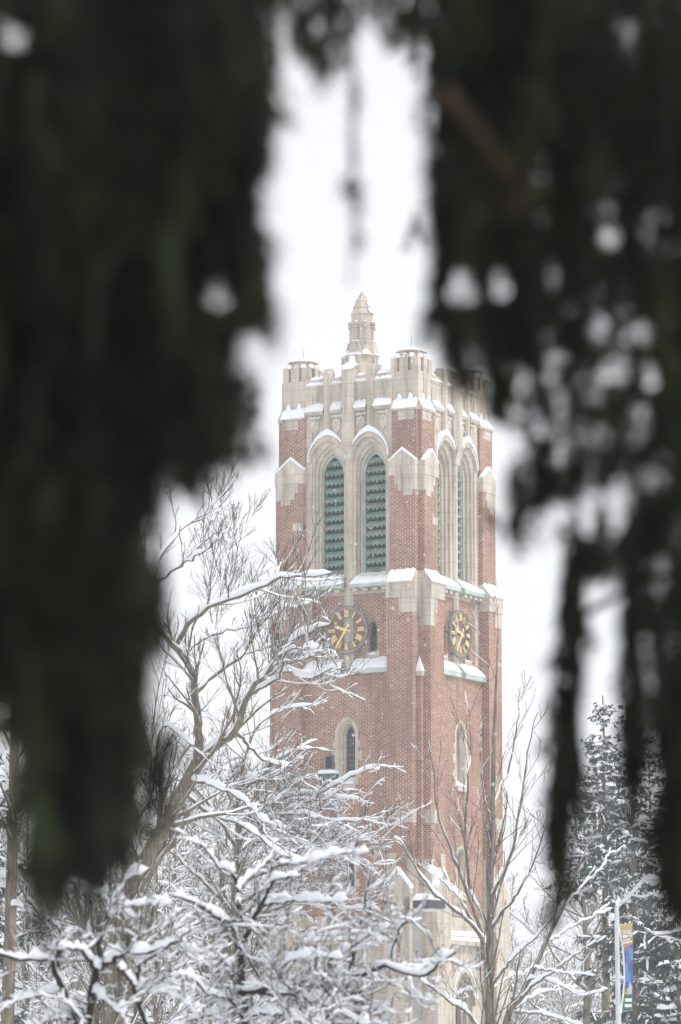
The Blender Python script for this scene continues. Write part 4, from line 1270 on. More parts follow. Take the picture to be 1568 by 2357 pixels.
# ---- slender grey trunk at the edge, with an evergreen behind it --------------------------------------------
rng = np.random.default_rng(12)
d = 60.0
b, t, s = Acc(), Acc(), Acc()
bp = at(15, 2356, d); bp[2] = 0
tr = smooth_path([bp + np.array([0, 0, -0.1])] + [at(u, v, d) for u, v in [(18, 2356), (24, 2150), (30, 1900), (34, 1700), (36, 1500), (40, 1250), (44, 1000)]], 34)
limbs = [(tr, np.linspace(0.125, 0.04, 34)),
    LB([(34, 1850), (70, 1780), (110, 1690), (140, 1600)], 0.04, 0.012, d + 1), LB([(30, 1800), (0, 1720), (-40, 1650)], 0.035, 0.012, d + 1),
    LB([(36, 1560), (80, 1480), (120, 1350), (150, 1250)], 0.035, 0.012, d - 1), LB([(28, 2080), (70, 2100), (110, 2130)], 0.02, 0.010, d - 1),
    LB([(38, 1400), (0, 1320), (-30, 1200)], 0.03, 0.012, d)]
grow(rng, limbs, [dict(dens=1.6, t0=0.45, lf=0.35, ang=(25, 50), n=8, wig=0.08, up=0.2, rfac=0.4, rmin=0.009, lmax=1.2, curve=0.05), dict(dens=3, lf=0.5, n=6, up=0.2, rfac=0.5, rmin=0.006, lmax=0.6)],
     b, t, s, [dict(h=0.08, wmin=0.02, steep=0.9), dict(h=0.04, wmin=0.012), dict(h=0.03, wmin=0.008, keep=0.5)])
finish_tree("slender_tree", "slender straight grey trunk standing behind the dark hanging boughs", "tree", bp, b, t, s, (M_BARK_LIGHT, M_TWIG))

# ---- spruces ------------------------------------------------------------------------------------------------
def spruce_mesh(rng, h, spread, zlow, dens=1.0, wsc=1.0, snowy=1.0, wood=1.0, near=None):
    """trunk, needles and snow of one spruce standing at the origin"""
    tk, nd, sn = Acc(), Acc(), Acc()
    P = np.stack([np.zeros(30) + np.cumsum(rng.normal(size=30) * 0.012), np.zeros(30), np.linspace(-0.1, h, 30)], 1)[None]
    tubes(tk, P, np.linspace(0.022 * h * 0.62, 0.02, 30)[None], 9)
    nb = int(h * 7.5 * dens)
    z = zlow + (h - zlow - 0.2) * np.sort(rng.random(nb)) ** 0.92
    az = np.arange(nb) * 2.39996 + rng.normal(size=nb) * 0.4
    L = (spread * (1 - ((z - zlow) / (h - zlow)) ** 1.15) + 0.25) * rng.uniform(0.6, 1.12, nb)
    n = 12
    f = np.linspace(0, 1, n)
    droop = rng.uniform(0.18, 0.42, nb)
    r = L[:, None] * f[None]
    zz = z[:, None] + L[:, None] * (0.12 * f[None] - droop[:, None] * f[None] ** 1.3 + 0.22 * f[None] ** 3)
    B = np.stack([np.cos(az)[:, None] * r + rng.normal(size=(nb, n)) * 0.03, np.sin(az)[:, None] * r + rng.normal(size=(nb, n)) * 0.03, zz], -1)
    R = np.linspace(1, 0.25, n)[None] * (0.008 + 0.010 * L)[:, None] * wood
    tubes(tk, B, R, 5)
    if snowy: snow_on(sn, rng, B, R * 1.4, 0.08, 0.04, lumpy=1.0, hmin=0.5, keep=0.7)
    # side sprays, each with hanging twigs clad in needles
    P1, R1 = spawn(rng, B, R, dens=5.2 * dens, t0=0.12, t1=1.0, lf=0.34, ang=(40, 75), n=6, wig=0.08, up=-0.12, rfac=0.5, rmin=0.007, lmax=0.95, lmin=0.2, flat=0.35, curve=-0.06, tfade=0.35)
    tubes(nd, P1, R1 * 0 + 0.012 * min(1.0, wood * 1.2), 3)
    if snowy: snow_on(sn, rng, P1, R1 * 0 + 0.025, 0.050, 0.026, keep=0.45, lumpy=1.0, hmin=0.8)
    P2, R2 = spawn(rng, P1, R1, dens=32.0 * dens, t0=0.03, t1=1.0, lf=0.55, ang=(35, 80), n=4, wig=0.1, up=-0.5, rfac=0.6, rmin=0.006, lmax=0.36, lmin=0.12, curve=-0.15, tfade=0.2)
    # needle tufts: crossed blades along each twig
    if near is not None:                                   # twigs close to the photographer carry single needles
        cl = np.linalg.norm(P2.mean(1) - near[0], axis=1) < near[1]
        Pn = P2[cl]; P2, R2 = P2[~cl], R2[~cl]
        tubes(nd, Pn, np.full(Pn.shape[:2], 0.0025), 3)
        needles(nd, rng, Pn, 150, 0.036, 0.0022)
    M = len(P2)
    for q in range(2 if near is None else 4):
        t = nrm(P2[:, -1] - P2[:, 0])
        sd = nrm(np.cross(t, rng.normal(size=(M, 3))))
        w = rng.uniform(0.014, 0.032, M)[:, None] * wsc
        a, bb = P2[:, 0], P2[:, -1]
        m = (a + bb) / 2
        v = np.stack([a, m + sd * w, bb + t * 0.03, m - sd * w], 1).reshape(-1, 3)
        nd.add(v, np.arange(M * 4).reshape(-1, 4))
    keep = rng.random(M) < 0.075
    if snowy: snow_on(sn, rng, P2[keep], R2[keep] * 0 + 0.02, 0.05, 0.035, lumpy=0.9, hmin=0.8, steep=0.97)
    return tk, nd, sn
def spruce(seed, U, V, d, top_v, spread, zlow, label, dens=1.0):
    rng_ = np.random.default_rng(seed)
    bp = at(U, V, d); bp[2] = 0
    h = at(U, top_v, d)[2]
    tk, nd, sn = spruce_mesh(rng_, h, spread, zlow, dens)
    root = empty("spruce_tree", tuple(bp), rng_.uniform(0, 6))
    tag(root, label, "tree", "snowy spruces near the cobra lamp")
    tk.build("trunk", M_BARK, root); nd.build("crown", M_SPRUCE, root, smooth=False); sn.build("snow", M_SNOW, root)
    return root
spruce(41, 1462, 2356, 118, 1595, 2.05, 2.2, "snowy spruce with a bare reddish trunk just behind the cobra lamp and banner")
spruce(42, 1590, 2356, 104, 1390, 2.6, 2.0, "tallest snowy spruce, partly hidden by the dark hanging boughs")
spruce(46, 1395, 2356, 126, 1600, 1.75, 8.6, "lean snowy spruce with a high crown, sky showing beneath its lowest boughs")
spruce(43, 1500, 2356, 134, 1720, 1.9, 1.5, "smaller snowy spruce standing deeper between the other two", 0.9)
spruce(44, 1560, 2500, 84, 2190, 1.6, 0.4, "young spruce low at the foot of the cobra lamp, snow on every bough", 1.2)
spruce(45, -25, 2356, 88, 1560, 1.15, 1.0, "dark spruce standing behind the slender grey trunk", 1.1)

# ---- bare trees behind, each a copy of one of four kinds --------------------------------------------------------
def bare_proto(seed, h, r, spread, up, levels_d, snowy):
    rng_ = np.random.default_rng(seed)
    b, t, s = Acc(), Acc(), Acc()
    tr = smooth_path([np.array([0, 0, -0.1]), np.array([rng_.normal() * 0.15, 0, h * 0.25]), np.array([rng_.normal() * 0.3, rng_.normal() * 0.3, h * 0.55]), np.array([rng_.normal() * 0.5, 0, h * 0.95])], 26)
    limbs = [(tr, np.linspace(r, 0.025, 26))]
    nl = 17
    for i in range(nl):
        f = 0.22 + 0.68 * i / nl
        p = tr[int(f * 25)]
        az = i * 2.4 + rng_.normal() * 0.4
        L = spread * (1.1 - 0.75 * f) * rng_.uniform(0.7, 1.2)
        e = np.array([math.cos(az), math.sin(az), 0])
        pts = [p, p + e * L * 0.35 + np.array([0, 0, L * up * 0.3]), p + e * L * 0.7 + np.array([0, 0, L * up * 0.75]), p + e * L + np.array([0, 0, L * up * 1.3])]
        limbs.append((smooth_path(pts, 18) + rng_.normal(size=(18, 3)) * 0.02, np.linspace(r * 0.45 * (1.15 - f), 0.018, 18)))
    grow(rng_, limbs, [dict(dens=levels_d[0], t0=0.2, lf=0.45, ang=(25, 55), n=7, wig=0.12, up=up * 0.25, rfac=0.45, rmin=0.016, lmax=2.4, curve=0.04),
                       dict(dens=levels_d[1], t0=0.15, lf=0.5, ang=(25, 55), n=5, wig=0.12, up=up * 0.2, rfac=0.5, rmin=0.011, lmax=1.2, curve=0.03),
                       dict(dens=levels_d[2], t0=0.15, lf=0.55, ang=(25, 55), n=4, wig=0.12, up=up * 0.2, rfac=0.6, rmin=0.008, lmax=0.7)],
         b, t, s, [dict(h=0.11 * snowy, wmin=0.035, hmin=0.4), dict(h=0.050 * snowy, wmin=0.016, hmin=0.5, keep=0.95), dict(h=0.028 * snowy, wmin=0.010, hmin=0.6, keep=0.8), dict(h=0.020 * snowy, wmin=0.008, keep=0.5)])
    return b, t, s
PROTO = []
def place_bare(kind, x, y, sc, rz, label, group):
    if PROTO[kind][1] is None:
        root = empty("bare_tree", (x, y, 0), rz)
        b, t, s = PROTO[kind][0]
        b.build("trunk", M_BARK, root); t.build("crown", M_TWIG, root); s.build("snow", M_SNOW, root)
        PROTO[kind][1] = root
    else:
        root = copy_tree(PROTO[kind][1])
    root.location = (x, y, 0); root.rotation_euler = (0, 0, rz); root.scale = (sc, sc, sc)
    tag(root, label, "tree", group)
    return root
PROTO.append([bare_proto(51, 15.0, 0.22, 5.0, 0.55, (2.1, 3.8, 5.2), 1.0), None])
PROTO.append([bare_proto(52, 12.0, 0.17, 5.2, 0.30, (2.3, 4.2, 5.6), 1.25), None])
PROTO.append([bare_proto(53, 17.0, 0.25, 4.2, 0.95, (1.7, 3.0, 3.8), 0.7), None])
rnd = random.Random(77)
LAB_L = "bare snow dusted tree in the thicket behind the crabapples and leaning tree"
for i, (U, dd, kind, sc) in enumerate([(60, 122, 1, 1.0), (170, 135, 0, 1.0), (250, 112, 1, 0.9), (330, 150, 0, 1.1), (400, 128, 1, 1.05), (470, 165, 0, 1.05), (560, 128, 1, 0.95),
                                       (640, 190, 0, 1.0), (110, 175, 2, 1.05), (300, 190, 0, 1.1), (430, 210, 2, 1.0), (520, 220, 0, 1.1), (20, 150, 0, 1.0), (210, 160, 1, 1.2), (600, 118, 1, 0.62), (360, 108, 1, 0.75), (480, 122, 1, 0.85)]):
    p = at(U, 2356, dd)
    place_bare(kind, p[0], dd, sc, rnd.uniform(0, 6.28), LAB_L, "snowy bare trees of the thicket")
LAB_G = "grey leafless tree in the far row between the tower and the spruces"
for i in range(26):
    U = 1080 + 520 * (i + rnd.uniform(-.3, .3)) / 26
    dd = rnd.uniform(225, 310)
    p = at(U, 2356, dd)
    place_bare((0, 2, 1)[i % 3], p[0], dd, rnd.uniform(0.78, 1.0), rnd.uniform(0, 6.28), LAB_G, "grey leafless trees of the far row")
place_bare(0, at(1345, 2356, 176)[0], 176, 1.12, 2.2, "bare tree with greenish curving limbs half hidden behind the spruces", None)

# ================================================================ lamp posts and banner
def cyl(mb, p0, p1, r0, r1, n=14):
    p0, p1 = Vector(p0), Vector(p1)
    z = (p1 - p0).normalized()
    x = z.orthogonal().normalized(); y = z.cross(x)
    a = [p0 + (x * math.cos(2 * math.pi * i / n) + y * math.sin(2 * math.pi * i / n)) * r0 for i in range(n)]
    b = [p1 + (x * math.cos(2 * math.pi * i / n) + y * math.sin(2 * math.pi * i / n)) * r1 for i in range(n)]
    mb.add(a + b, [tuple(range(n)), tuple(range(n, 2 * n))] + [(i, (i + 1) % n, n + (i + 1) % n, n + i) for i in range(n)])
def box(mb, c, s, rz=0.0):
    m = Matrix.Rotation(rz, 3, 'Z')
    v = [Vector(c) + m @ Vector((x * s[0] / 2, y * s[1] / 2, z * s[2] / 2)) for x in (-1, 1) for y in (-1, 1) for z in (-1, 1)]
    mb.add(v, [(0, 1, 3, 2), (4, 5, 7, 6), (0, 1, 5, 4), (2, 3, 7, 6), (0, 2, 6, 4), (1, 3, 7, 5)])

# shoebox lamp in front of the tower
d = 45.0
pb = at(959.5, 2356, d)
lamp = empty("lamp_post", (pb[0], d, 0))
tag(lamp, "plain grey lamp post with a flat dark square head, in front of the tower", "lamp post")
zt = at(959, 2090, d)[2]
mb = MB(); box(mb, (0, 0, zt / 2), (0.098, 0.098, zt)); box(mb, (0, 0, 0.02), (0.26, 0.26, 0.04)); mb.build("post", M_GREYPOLE, lamp)
hc = at(988, 2081, d) - np.array([pb[0], d, 0])
z0, z1 = at(988, 2090.5, d)[2], at(988, 2071.5, d)[2]
mb = MB(); box(mb, (hc[0], 0.02, (z0 + z1) / 2), (0.265, 0.265, z1 - z0), math.radians(44)); hd = mb.build("lamp_head", M_HEAD, lamp)
mb = MB(); box(mb, (hc[0], 0.02, z0 - 0.012), (0.20, 0.20, 0.022), math.radians(44)); mb.build("lens", M_LENS, hd)
sn = MB()
for (dx, dy, r, h) in ((-0.10, 0.0, 0.085, 0.075), (-0.02, 0.03, 0.08, 0.07), (-0.06, -0.03, 0.07, 0.065), (0.0, -0.05, 0.06, 0.05), (0.07, 0.04, 0.07, 0.02)):
    c = (hc[0] + dx, 0.02 + dy, z1)
    cyl(sn, c, (c[0], c[1], z1 + h * 0.6), r, r * 0.92, 10); cyl(sn, (c[0], c[1], z1 + h * 0.6), (c[0], c[1], z1 + h), r * 0.92, r * 0.45, 10)
sn.build("snow", M_SNOW, hd)

# cobra-head street lamp with its banner
d = 90.0
pb = at(1424, 2356, d)
sl = empty("street_lamp", (pb[0], d, 0))
tag(sl, "pale steel street lamp with a raised curving arm and cobra head, before the spruces", "street lamp")
def rel(U, V, dy=0.0):
    p = at(U, V, d + dy); return (p[0] - pb[0], p[1] - d, p[2])
top = rel(1419, 2086)
mb = MB(); cyl(mb, (0.02, 0, 0), top, 0.075, 0.052, 18); cyl(mb, (0.02, 0, 0), (0.02, 0, 0.12), 0.14, 0.13, 18); mb.build("pole", M_POLE, sl)
mb = MB()
arm = smooth_path([rel(1419, 2100), rel(1422, 2085), rel(1440, 2068), rel(1462, 2045), rel(1480, 2025), rel(1490, 2020)], 16)
for a, b_ in zip(arm[:-1], arm[1:]): cyl(mb, a, b_, 0.042, 0.042, 10)
mb.build("arm", M_POLE, sl)
hd = MB()
c0, c1 = np.array(rel(1479, 2024)), np.array(rel(1519, 2022))
n = 14
rings = []
for i in range(n + 1):
    f = i / n
    p = c0 * (1 - f) + c1 * f
    hh = 0.155 * math.sin(math.pi * min(1, 0.12 + 0.80 * f)) ** 0.7
    rings.append([(p[0], p[1] + 0.13 * math.sin(math.pi * (0.1 + 0.85 * f)) ** 0.6 * math.cos(a), p[2] + hh * (0.75 if math.sin(a) > 0 else 0.35) * math.sin(a)) for a in np.linspace(0, 2 * math.pi, 14, endpoint=False)])
hd.add([p for r in rings for p in r], [(i * 14 + j, i * 14 + (j + 1) % 14, (i + 1) * 14 + (j + 1) % 14, (i + 1) * 14 + j) for i in range(n) for j in range(14)] + [tuple(range(14)), tuple(range(n * 14, n * 14 + 14))])
h = hd.build("lamp_head", M_POLE, sl, smooth=True)
ln = MB()
q = (c0 * 0.36 + c1 * 0.64)
rr_ = []
for j in range(5):
    ph = j / 4 * math.pi / 2
    rr_.append([(q[0] + 0.125 * math.cos(ph) * math.cos(a), q[1] + 0.11 * math.cos(ph) * math.sin(a), q[2] - 0.035 - 0.115 * math.sin(ph)) for a in np.linspace(0, 2 * math.pi, 16, endpoint=False)])
ln.add([p for r in rr_ for p in r], [(i * 16 + j, i * 16 + (j + 1) % 16, (i + 1) * 16 + (j + 1) % 16, (i + 1) * 16 + j) for i in range(4) for j in range(16)])
ln.build("lens", M_LENS, h, smooth=True)
ph = MB(); cyl(ph, (q[0] + 0.06, q[1] - 0.07, q[2] + 0.06), (q[0] + 0.06, q[1] - 0.07, q[2] + 0.13), 0.016, 0.016, 8); ph.build("photocell", M_HEAD, h)
sn = MB(); e = rel(1421, 2084)
cyl(sn, e, (e[0], e[1], e[2] + 0.07), 0.055, 0.025, 8)
sn.build("snow", M_SNOW, sl)
br = MB()
for v in (2127, 2326):
    a = rel(1420, v + 3); b_ = rel(1457, v - 2); cyl(br, a, b_, 0.014, 0.012, 8)
br.build("banner_arm", M_POLE, sl)

# banner: gold head, many-coloured middle, green foot; it has twisted on its arms
M_CLOTH_GOLD = simple("gold_cloth", (0.48, 0.37, 0.18), (0.54, 0.42, 0.21), 5, 0.8)
M_CLOTH_GREEN = simple("green_cloth", (0.055, 0.17, 0.13), (0.075, 0.21, 0.165), 5, 0.8)
M_PRINT = simple("pale_print", (0.72, 0.72, 0.68), (0.78, 0.78, 0.74), 5, 0.8)
M_BLUE = simple("blue_print", (0.06, 0.10, 0.48), (0.13, 0.20, 0.62), 4, 0.8, lo=0.4, hi=0.6)
def patch_mat():
    m, t, b = new_mat("coloured_print")
    tc = N(t, "ShaderNodeTexCoord"); vo = N(t, "ShaderNodeTexVoronoi"); mp = N(t, "ShaderNodeMapping")
    mp.inputs["Scale"].default_value = (11, 11, 4.5)
    t.links.new(tc.outputs["Object"], mp.inputs[0]); t.links.new(mp.outputs[0], vo.inputs["Vector"])
    vo.inputs["Scale"].default_value = 1.0
    sc_ = N(t, "ShaderNodeSeparateColor"); t.links.new(vo.outputs["Color"], sc_.inputs[0])
    cr = N(t, "ShaderNodeValToRGB"); cr.color_ramp.interpolation = 'CONSTANT'
    cols = [(0.0, (0.10, 0.14, 0.45)), (0.30, (0.12, 0.34, 0.56)), (0.42, (0.15, 0.18, 0.46)), (0.58, (0.60, 0.60, 0.58)), (0.72, (0.25, 0.20, 0.45)), (0.82, (0.44, 0.27, 0.16)), (0.92, (0.45, 0.33, 0.08))]
    while len(cr.color_ramp.elements) < len(cols): cr.color_ramp.elements.new(0.5)
    for e_, (p, c) in zip(cr.color_ramp.elements, cols): e_.position = p; e_.color = (*c, 1)
    t.links.new(sc_.outputs[0], cr.inputs[0]); t.links.new(cr.outputs[0], b.inputs["Base Color"])
    b.inputs["Roughness"].default_value = 0.8
    return m
M_PATCH = patch_mat()
def left_edge(v):                           # the loose inner edge bows away from the pole
    return np.interp(v, [2126, 2150, 2176, 2210, 2250, 2290, 2326], [1424.5, 1429, 1434.5, 1437.5, 1439, 1435, 1430])
def right_edge(v):
    return np.interp(v, [2126, 2176, 2326], [1455.5, 1457, 1457])
def sheet(v0, v1, dy=0.0, u_in=0.0, u_out=1.0, th=0.006, steps=10):
    m = MB()
    for s_ in (0, 1):
        for i in range(steps + 1):
            v = v0 + (v1 - v0) * i / steps
            le, re = left_edge(v), right_edge(v)
            for f in (u_in, u_out):
                U = le + (re - le) * f
                bend = 0.16 * (1 - f) * math.sin(math.pi * (v - 2126) / 200)
                m.v.append(rel(U, v + (4 - 8 * f) * (1 if v < 2180 else 0.3), -0.03 + bend + dy + th * s_))
    k_ = 2 * (steps + 1)
    for i in range(steps):
        a = 2 * i
        m.f += [(a, a + 1, a + 3, a + 2), (k_ + a, k_ + a + 1, k_ + a + 3, k_ + a + 2), (a, a + 2, k_ + a + 2, k_ + a), (a + 1, a + 3, k_ + a + 3, k_ + a + 1)]
    m.f += [(0, 1, k_ + 1, k_), (2 * steps, 2 * steps + 1, k_ + 2 * steps + 1, k_ + 2 * steps)]
    return m
bn = empty("banner", (pb[0], d, 0))
tag(bn, "narrow twisted banner on the street lamp pole, gold above blue artwork above green", "banner")
sheet(2126, 2176).build("gold_panel", M_CLOTH_GOLD, bn)
sheet(2176, 2288).build("picture_panel", M_PATCH, bn)
sheet(2288, 2326).build("green_panel", M_CLOTH_GREEN, bn)
hm_ = MB()
for v in range(2128, 2324, 8):
    a, b_ = rel(left_edge(v) - 1.2, v + 3, -0.03 + 0.16 * math.sin(math.pi * (v - 2126) / 200)), rel(left_edge(v + 8) - 1.2, v + 11, -0.03 + 0.16 * math.sin(math.pi * (v + 8 - 2126) / 200))
    cyl(hm_, a, b_, 0.022, 0.022, 6)
hm_.build("snowy_hem", M_SNOW, bn)
def write(txt, size, U, V, sx, mat, name):
    c = bpy.data.curves.new(name, 'FONT'); c.body = txt; c.size = size; c.align_x = 'CENTER'; c.extrude = 0.002; c.offset = 0.004
    c.materials.append(mat)
    o = link(bpy.data.objects.new(name, c), bn)
    me = bpy.data.meshes.new_from_object(o)
    SC.collection.objects.unlink(o); bpy.data.objects.remove(o)
    o = link(bpy.data.objects.new(name, me), bn)
    o.location = rel(U, V, -0.055); o.rotation_euler = (math.pi / 2, math.radians(-8), 0); o.scale = (sx, 1, 1)
    return o
write("150 YEARS", 0.135, 1443.5, 2149.5, 0.34, M_PRINT, "lettering")
pr = MB()
for (v0, v1, fs) in ((2151, 2157, (0.18, 0.27, 0.36, 0.46, 0.55, 0.74, 0.88)), (2160, 2164, (0.2, 0.33, 0.46, 0.6, 0.72)), (2165.5, 2170, (0.15, 0.27, 0.39, 0.51, 0.63, 0.76, 0.88))):
    for f in fs:
        le, re = left_edge(v0), right_edge(v0)
        U = le + (re - le) * f
        c = rel(U, (v0 + v1) / 2 + 2 - 4 * f, -0.05); box(pr, c, (0.022, 0.004, (v1 - v0) * d / FPX))
for (v0, v1) in ((2296, 2306), (2309, 2318)):
    c = rel((left_edge(v0) * .45 + right_edge(v0) * .55), (v0 + v1) / 2, -0.045); box(pr, c, (0.16, 0.004, (v1 - v0) * d / FPX * 0.8))
pr.build("print", M_PRINT, bn)

# ================================================================ the dark conifer boughs close to the camera
def in_poly(x, y, poly):
    x, y = np.asarray(x, float), np.asarray(y, float)
    ins = np.zeros(x.shape, bool)
    n = len(poly)
    for i in range(n):
        x0, y0 = poly[i]; x1, y1 = poly[(i + 1) % n]
        c = ((y0 > y) != (y1 > y)) & (x < (x1 - x0) * (y - y0) / (y1 - y0 + 1e-12) + x0)
        ins ^= c
    return ins

def region_ropes(rng, n, poly, holes, drange, lrange, shift=(0, 0), wobble=10, nside=(4, 9), sl=(0.012, 0.035), fray=34):
    """hanging twigs whose upper ends lie in the region of sky the tree closes off; each ends at about its lower edge"""
    xs = [p[0] for p in poly]; ys = [p[1] for p in poly]
    def shape(u, v):
        u, v = np.asarray(u, float), np.asarray(v, float)
        u2 = u - shift[0] + wobble * (np.sin(v / 61.0 + 1.3) + 0.7 * np.sin(v / 23.0))
        return in_poly(u2, v - shift[1], poly)
    def keep(u, v):
        m = np.ones(np.shape(u), bool)
        for hi, (cx, cy, rx, ry) in enumerate(holes):            # ragged, unevenly filled chinks of light
            q = 0.06 + 0.34 * ((hi * 0.618) % 1.0) if rx < 33 else 0.05
            an = np.arctan2(v - cy, u - cx)
            rg = 1.0 + 0.30 * np.sin(3 * an + hi) + 0.22 * np.sin(5 * an + 2.3 * hi)
            m &= (((u - cx - 0.25 * (v - cy) * np.sin(hi)) / rx) ** 2 + ((v - cy) / ry) ** 2 > rg) | (rng.random(np.shape(u)) < q)
        return m
    A_ = []
    while len(A_) < n:
        u = rng.uniform(min(xs), max(xs), 4 * n); v = rng.uniform(min(ys), max(ys), 4 * n)
        ok = shape(u, v)
        A_ += list(zip(u[ok], v[ok]))
    mains, sides = [], []
    for U, V in A_[:n]:
        dd = rng.uniform(*drange); L = rng.uniform(*lrange)
        ppm = FPX / dd
        vv = V + np.arange(1, 60) * 12.0
        out = ~shape(np.full(vv.shape, U), vv)
        if out.any():
            L = min(L, max(0.03, (12.0 * (np.argmax(out) + 1) + rng.normal() * fray) / ppm))
        k = max(6, int(L / 0.022))
        f = np.linspace(0, 1, k)
        sw = rng.normal(size=2) * 0.07
        P = at(U, V, dd) + np.stack([sw[0] * L * f ** 1.6 + rng.normal() * 0.006 * np.sin(f * 6), sw[1] * L * f, -L * f], 1)
        P = smooth_path(P, 12)
        mains.append(P)
        for j in range(int(rng.integers(*nside) * max(0.4, L / 0.2))):
            i = rng.integers(0, 11)
            l = rng.uniform(*sl) * (1.15 - 0.75 * i / 11)
            az = rng.uniform(0, 2 * np.pi)
            e = np.array([np.cos(az), np.sin(az), -rng.uniform(0.7, 2.2)]); e /= np.linalg.norm(e)
            g = np.linspace(0, 1, 6)[:, None]
            sides.append(P[i] + e * l * g + np.array([0, 0, -0.45 * l]) * g ** 2)
    return mains, sides, keep

def conifer(seed, loc, height, trunk_r, label, zones, limb_list, max_boughs, shade_crown_r=6.5, snowy=0.0):
    rng_ = np.random.default_rng(seed)
    root = empty("overhanging_conifer", loc)
    tag(root, label, "tree", "dark conifers framing the view")
    o = np.array(loc)
    tk = Acc()
    P = np.stack([np.zeros(20), np.zeros(20), np.linspace(-0.1, height, 20)], 1)[None] + o
    P[0, :, 0] += np.cumsum(rng_.normal(size=20) * 0.01)
    tubes(tk, P, np.linspace(trunk_r, 0.03, 20)[None], 14)
    tk.build("trunk", M_FIRWOOD, root, o)
    lb = 0
    for pts, r0, r1 in limb_list:
        a = Acc(); p = smooth_path(pts, 24)[None]
        tubes(a, p, np.linspace(r0, r1, 24)[None], 10)
        a.build("limb", M_FIRWOOD, root, o)
    key = {}
    for zi, z_ in enumerate(zones):
        m, s_, ins = region_ropes(rng_, z_['n'], z_['poly'], z_.get('holes', []), z_['d'], z_['len'], z_.get('shift', (0, 0)), z_.get('wobble', 10), z_.get('nside', (4, 9)), z_.get('sl', (0.012, 0.035)), z_.get('fray', 34))
        # gather the twigs into boughs by where they hang
        for kind, arr in (("m", m), ("s", s_)):
            for P in arr:
                k_ = (int(P[0][0] // 0.12), int(P[0][1] // 1.5), int(P[0][2] // 0.26))
                key.setdefault(k_, {}).setdefault(zi, {"m": [], "s": [], "ins": ins})[kind].append(P)
    bl = sorted(key.values(), key=lambda e: -sum(len(q["m"]) + len(q["s"]) for q in e.values()))
    boughs = [[e] for e in bl[:max_boughs]]
    for e in bl[max_boughs:]: boughs[-1].append(e)
    for es in boughs:
        a = Acc()
        for e in es:
            for q in e.values():
                for kk, r_, npm in (("m", 0.0022, 950), ("s", 0.0014, 950)):
                    if not q[kk]: continue
                    P = np.stack(q[kk])
                    uu, vv = project(P); ok = q["ins"](uu, vv).all(1)
                    tubes(a, P[ok], np.full(P[ok].shape[:2], r_), 4)
                    needles(a, rng_, P, npm, 0.016, 0.0011, q["ins"])
        if a.n:
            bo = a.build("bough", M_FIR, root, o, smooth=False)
            sn = Acc()
            for e in es:
                for q in e.values():
                    if not q["s"]: continue
                    P = np.stack(q["s"]); uu, vv = project(P); P = P[q["ins"](uu, vv).all(1)]
                    if snowy: snow_on(sn, rng_, P, np.full(P.shape[:2], 0.004), 0.011, 0.007, keep=snowy, lumpy=0.95, hmin=0.8, steep=0.86)
            if sn.n: sn.build("snow", M_SNOW, bo, o)
    # the tree's unseen crown, added to shade the near boughs; surrounds the photographer
    tk, nd, sn = spruce_mesh(rng_, height, shade_crown_r, 0.7, 0.52, 1.5, 0.0, 0.4, (np.array([0, 0, EYE]) - o, 8.5))
    for nm, ac, mt in (("shade_crown_branches", tk, M_FIRWOOD), ("crown", nd, M_FIR)):
        v = np.concatenate(ac.v) + o; f = np.concatenate(ac.f)
        uu, vv = project(v)
        hid = ((v[:, 1] > 0.0) & (uu > -330) & (uu < 1900) & (vv > -330) & (vv < 3000)) | (np.linalg.norm(v - np.array([0, 0, EYE]), axis=1) < 1.0)
        f = f[~hid[f].any(1)]
        ac2 = Acc(); ac2.add(v, f); ac2.build(nm, mt, root, o, smooth=False)
    return root

LEFT = [(-260, -260), (640, -260), (634, 0), (640, 100), (632, 200), (642, 300), (622, 400), (600, 500), (602, 560), (622, 620), (612, 700), (585, 750), (612, 800), (592, 850), (566, 900),
        (550, 950), (545, 1020), (505, 1050), (430, 1060), (365, 1075), (350, 1200), (380, 1280), (390, 1340), (356, 1390), (350, 1480), (356, 1560), (350, 1700), (330, 1850), (300, 1900),
        (215, 1920), (150, 1960), (100, 1980), (75, 1940), (60, 1850), (50, 1750), (24, 1600), (-60, 1500), (-260, 1450)]
LH = [(498, 672, 36, 42), (575, 812, 42, 50), (28, 80, 40, 50), (540, 585, 14, 18), (465, 905, 15, 20), (522, 930, 14, 22), (300, 770, 12, 16), (60, 300, 15, 20), (230, 180, 13, 18), (150, 640, 13, 18), (330, 470, 14, 20), (420, 250, 12, 16), (545, 420, 13, 18), (250, 900, 14, 20), (410, 820, 13, 18), (90, 1010, 12, 16), (300, 1300, 12, 18), (200, 1480, 12, 16)]
LEFT_FOOT = [(70, 1800), (320, 1780), (310, 1900), (240, 1940), (190, 1980), (110, 2040), (70, 2040), (62, 1900)]
LEFT_SOLID = [(-260, -260), (600, -260), (590, 200), (570, 500), (560, 640), (470, 760), (500, 920), (380, 1020), (310, 1080), (320, 1300), (300, 1500), (290, 1650), (240, 1740), (110, 1740), (70, 1600), (-60, 1400), (-260, 1350)]
sway = lambda x, y, z: np.array([x, y, z])
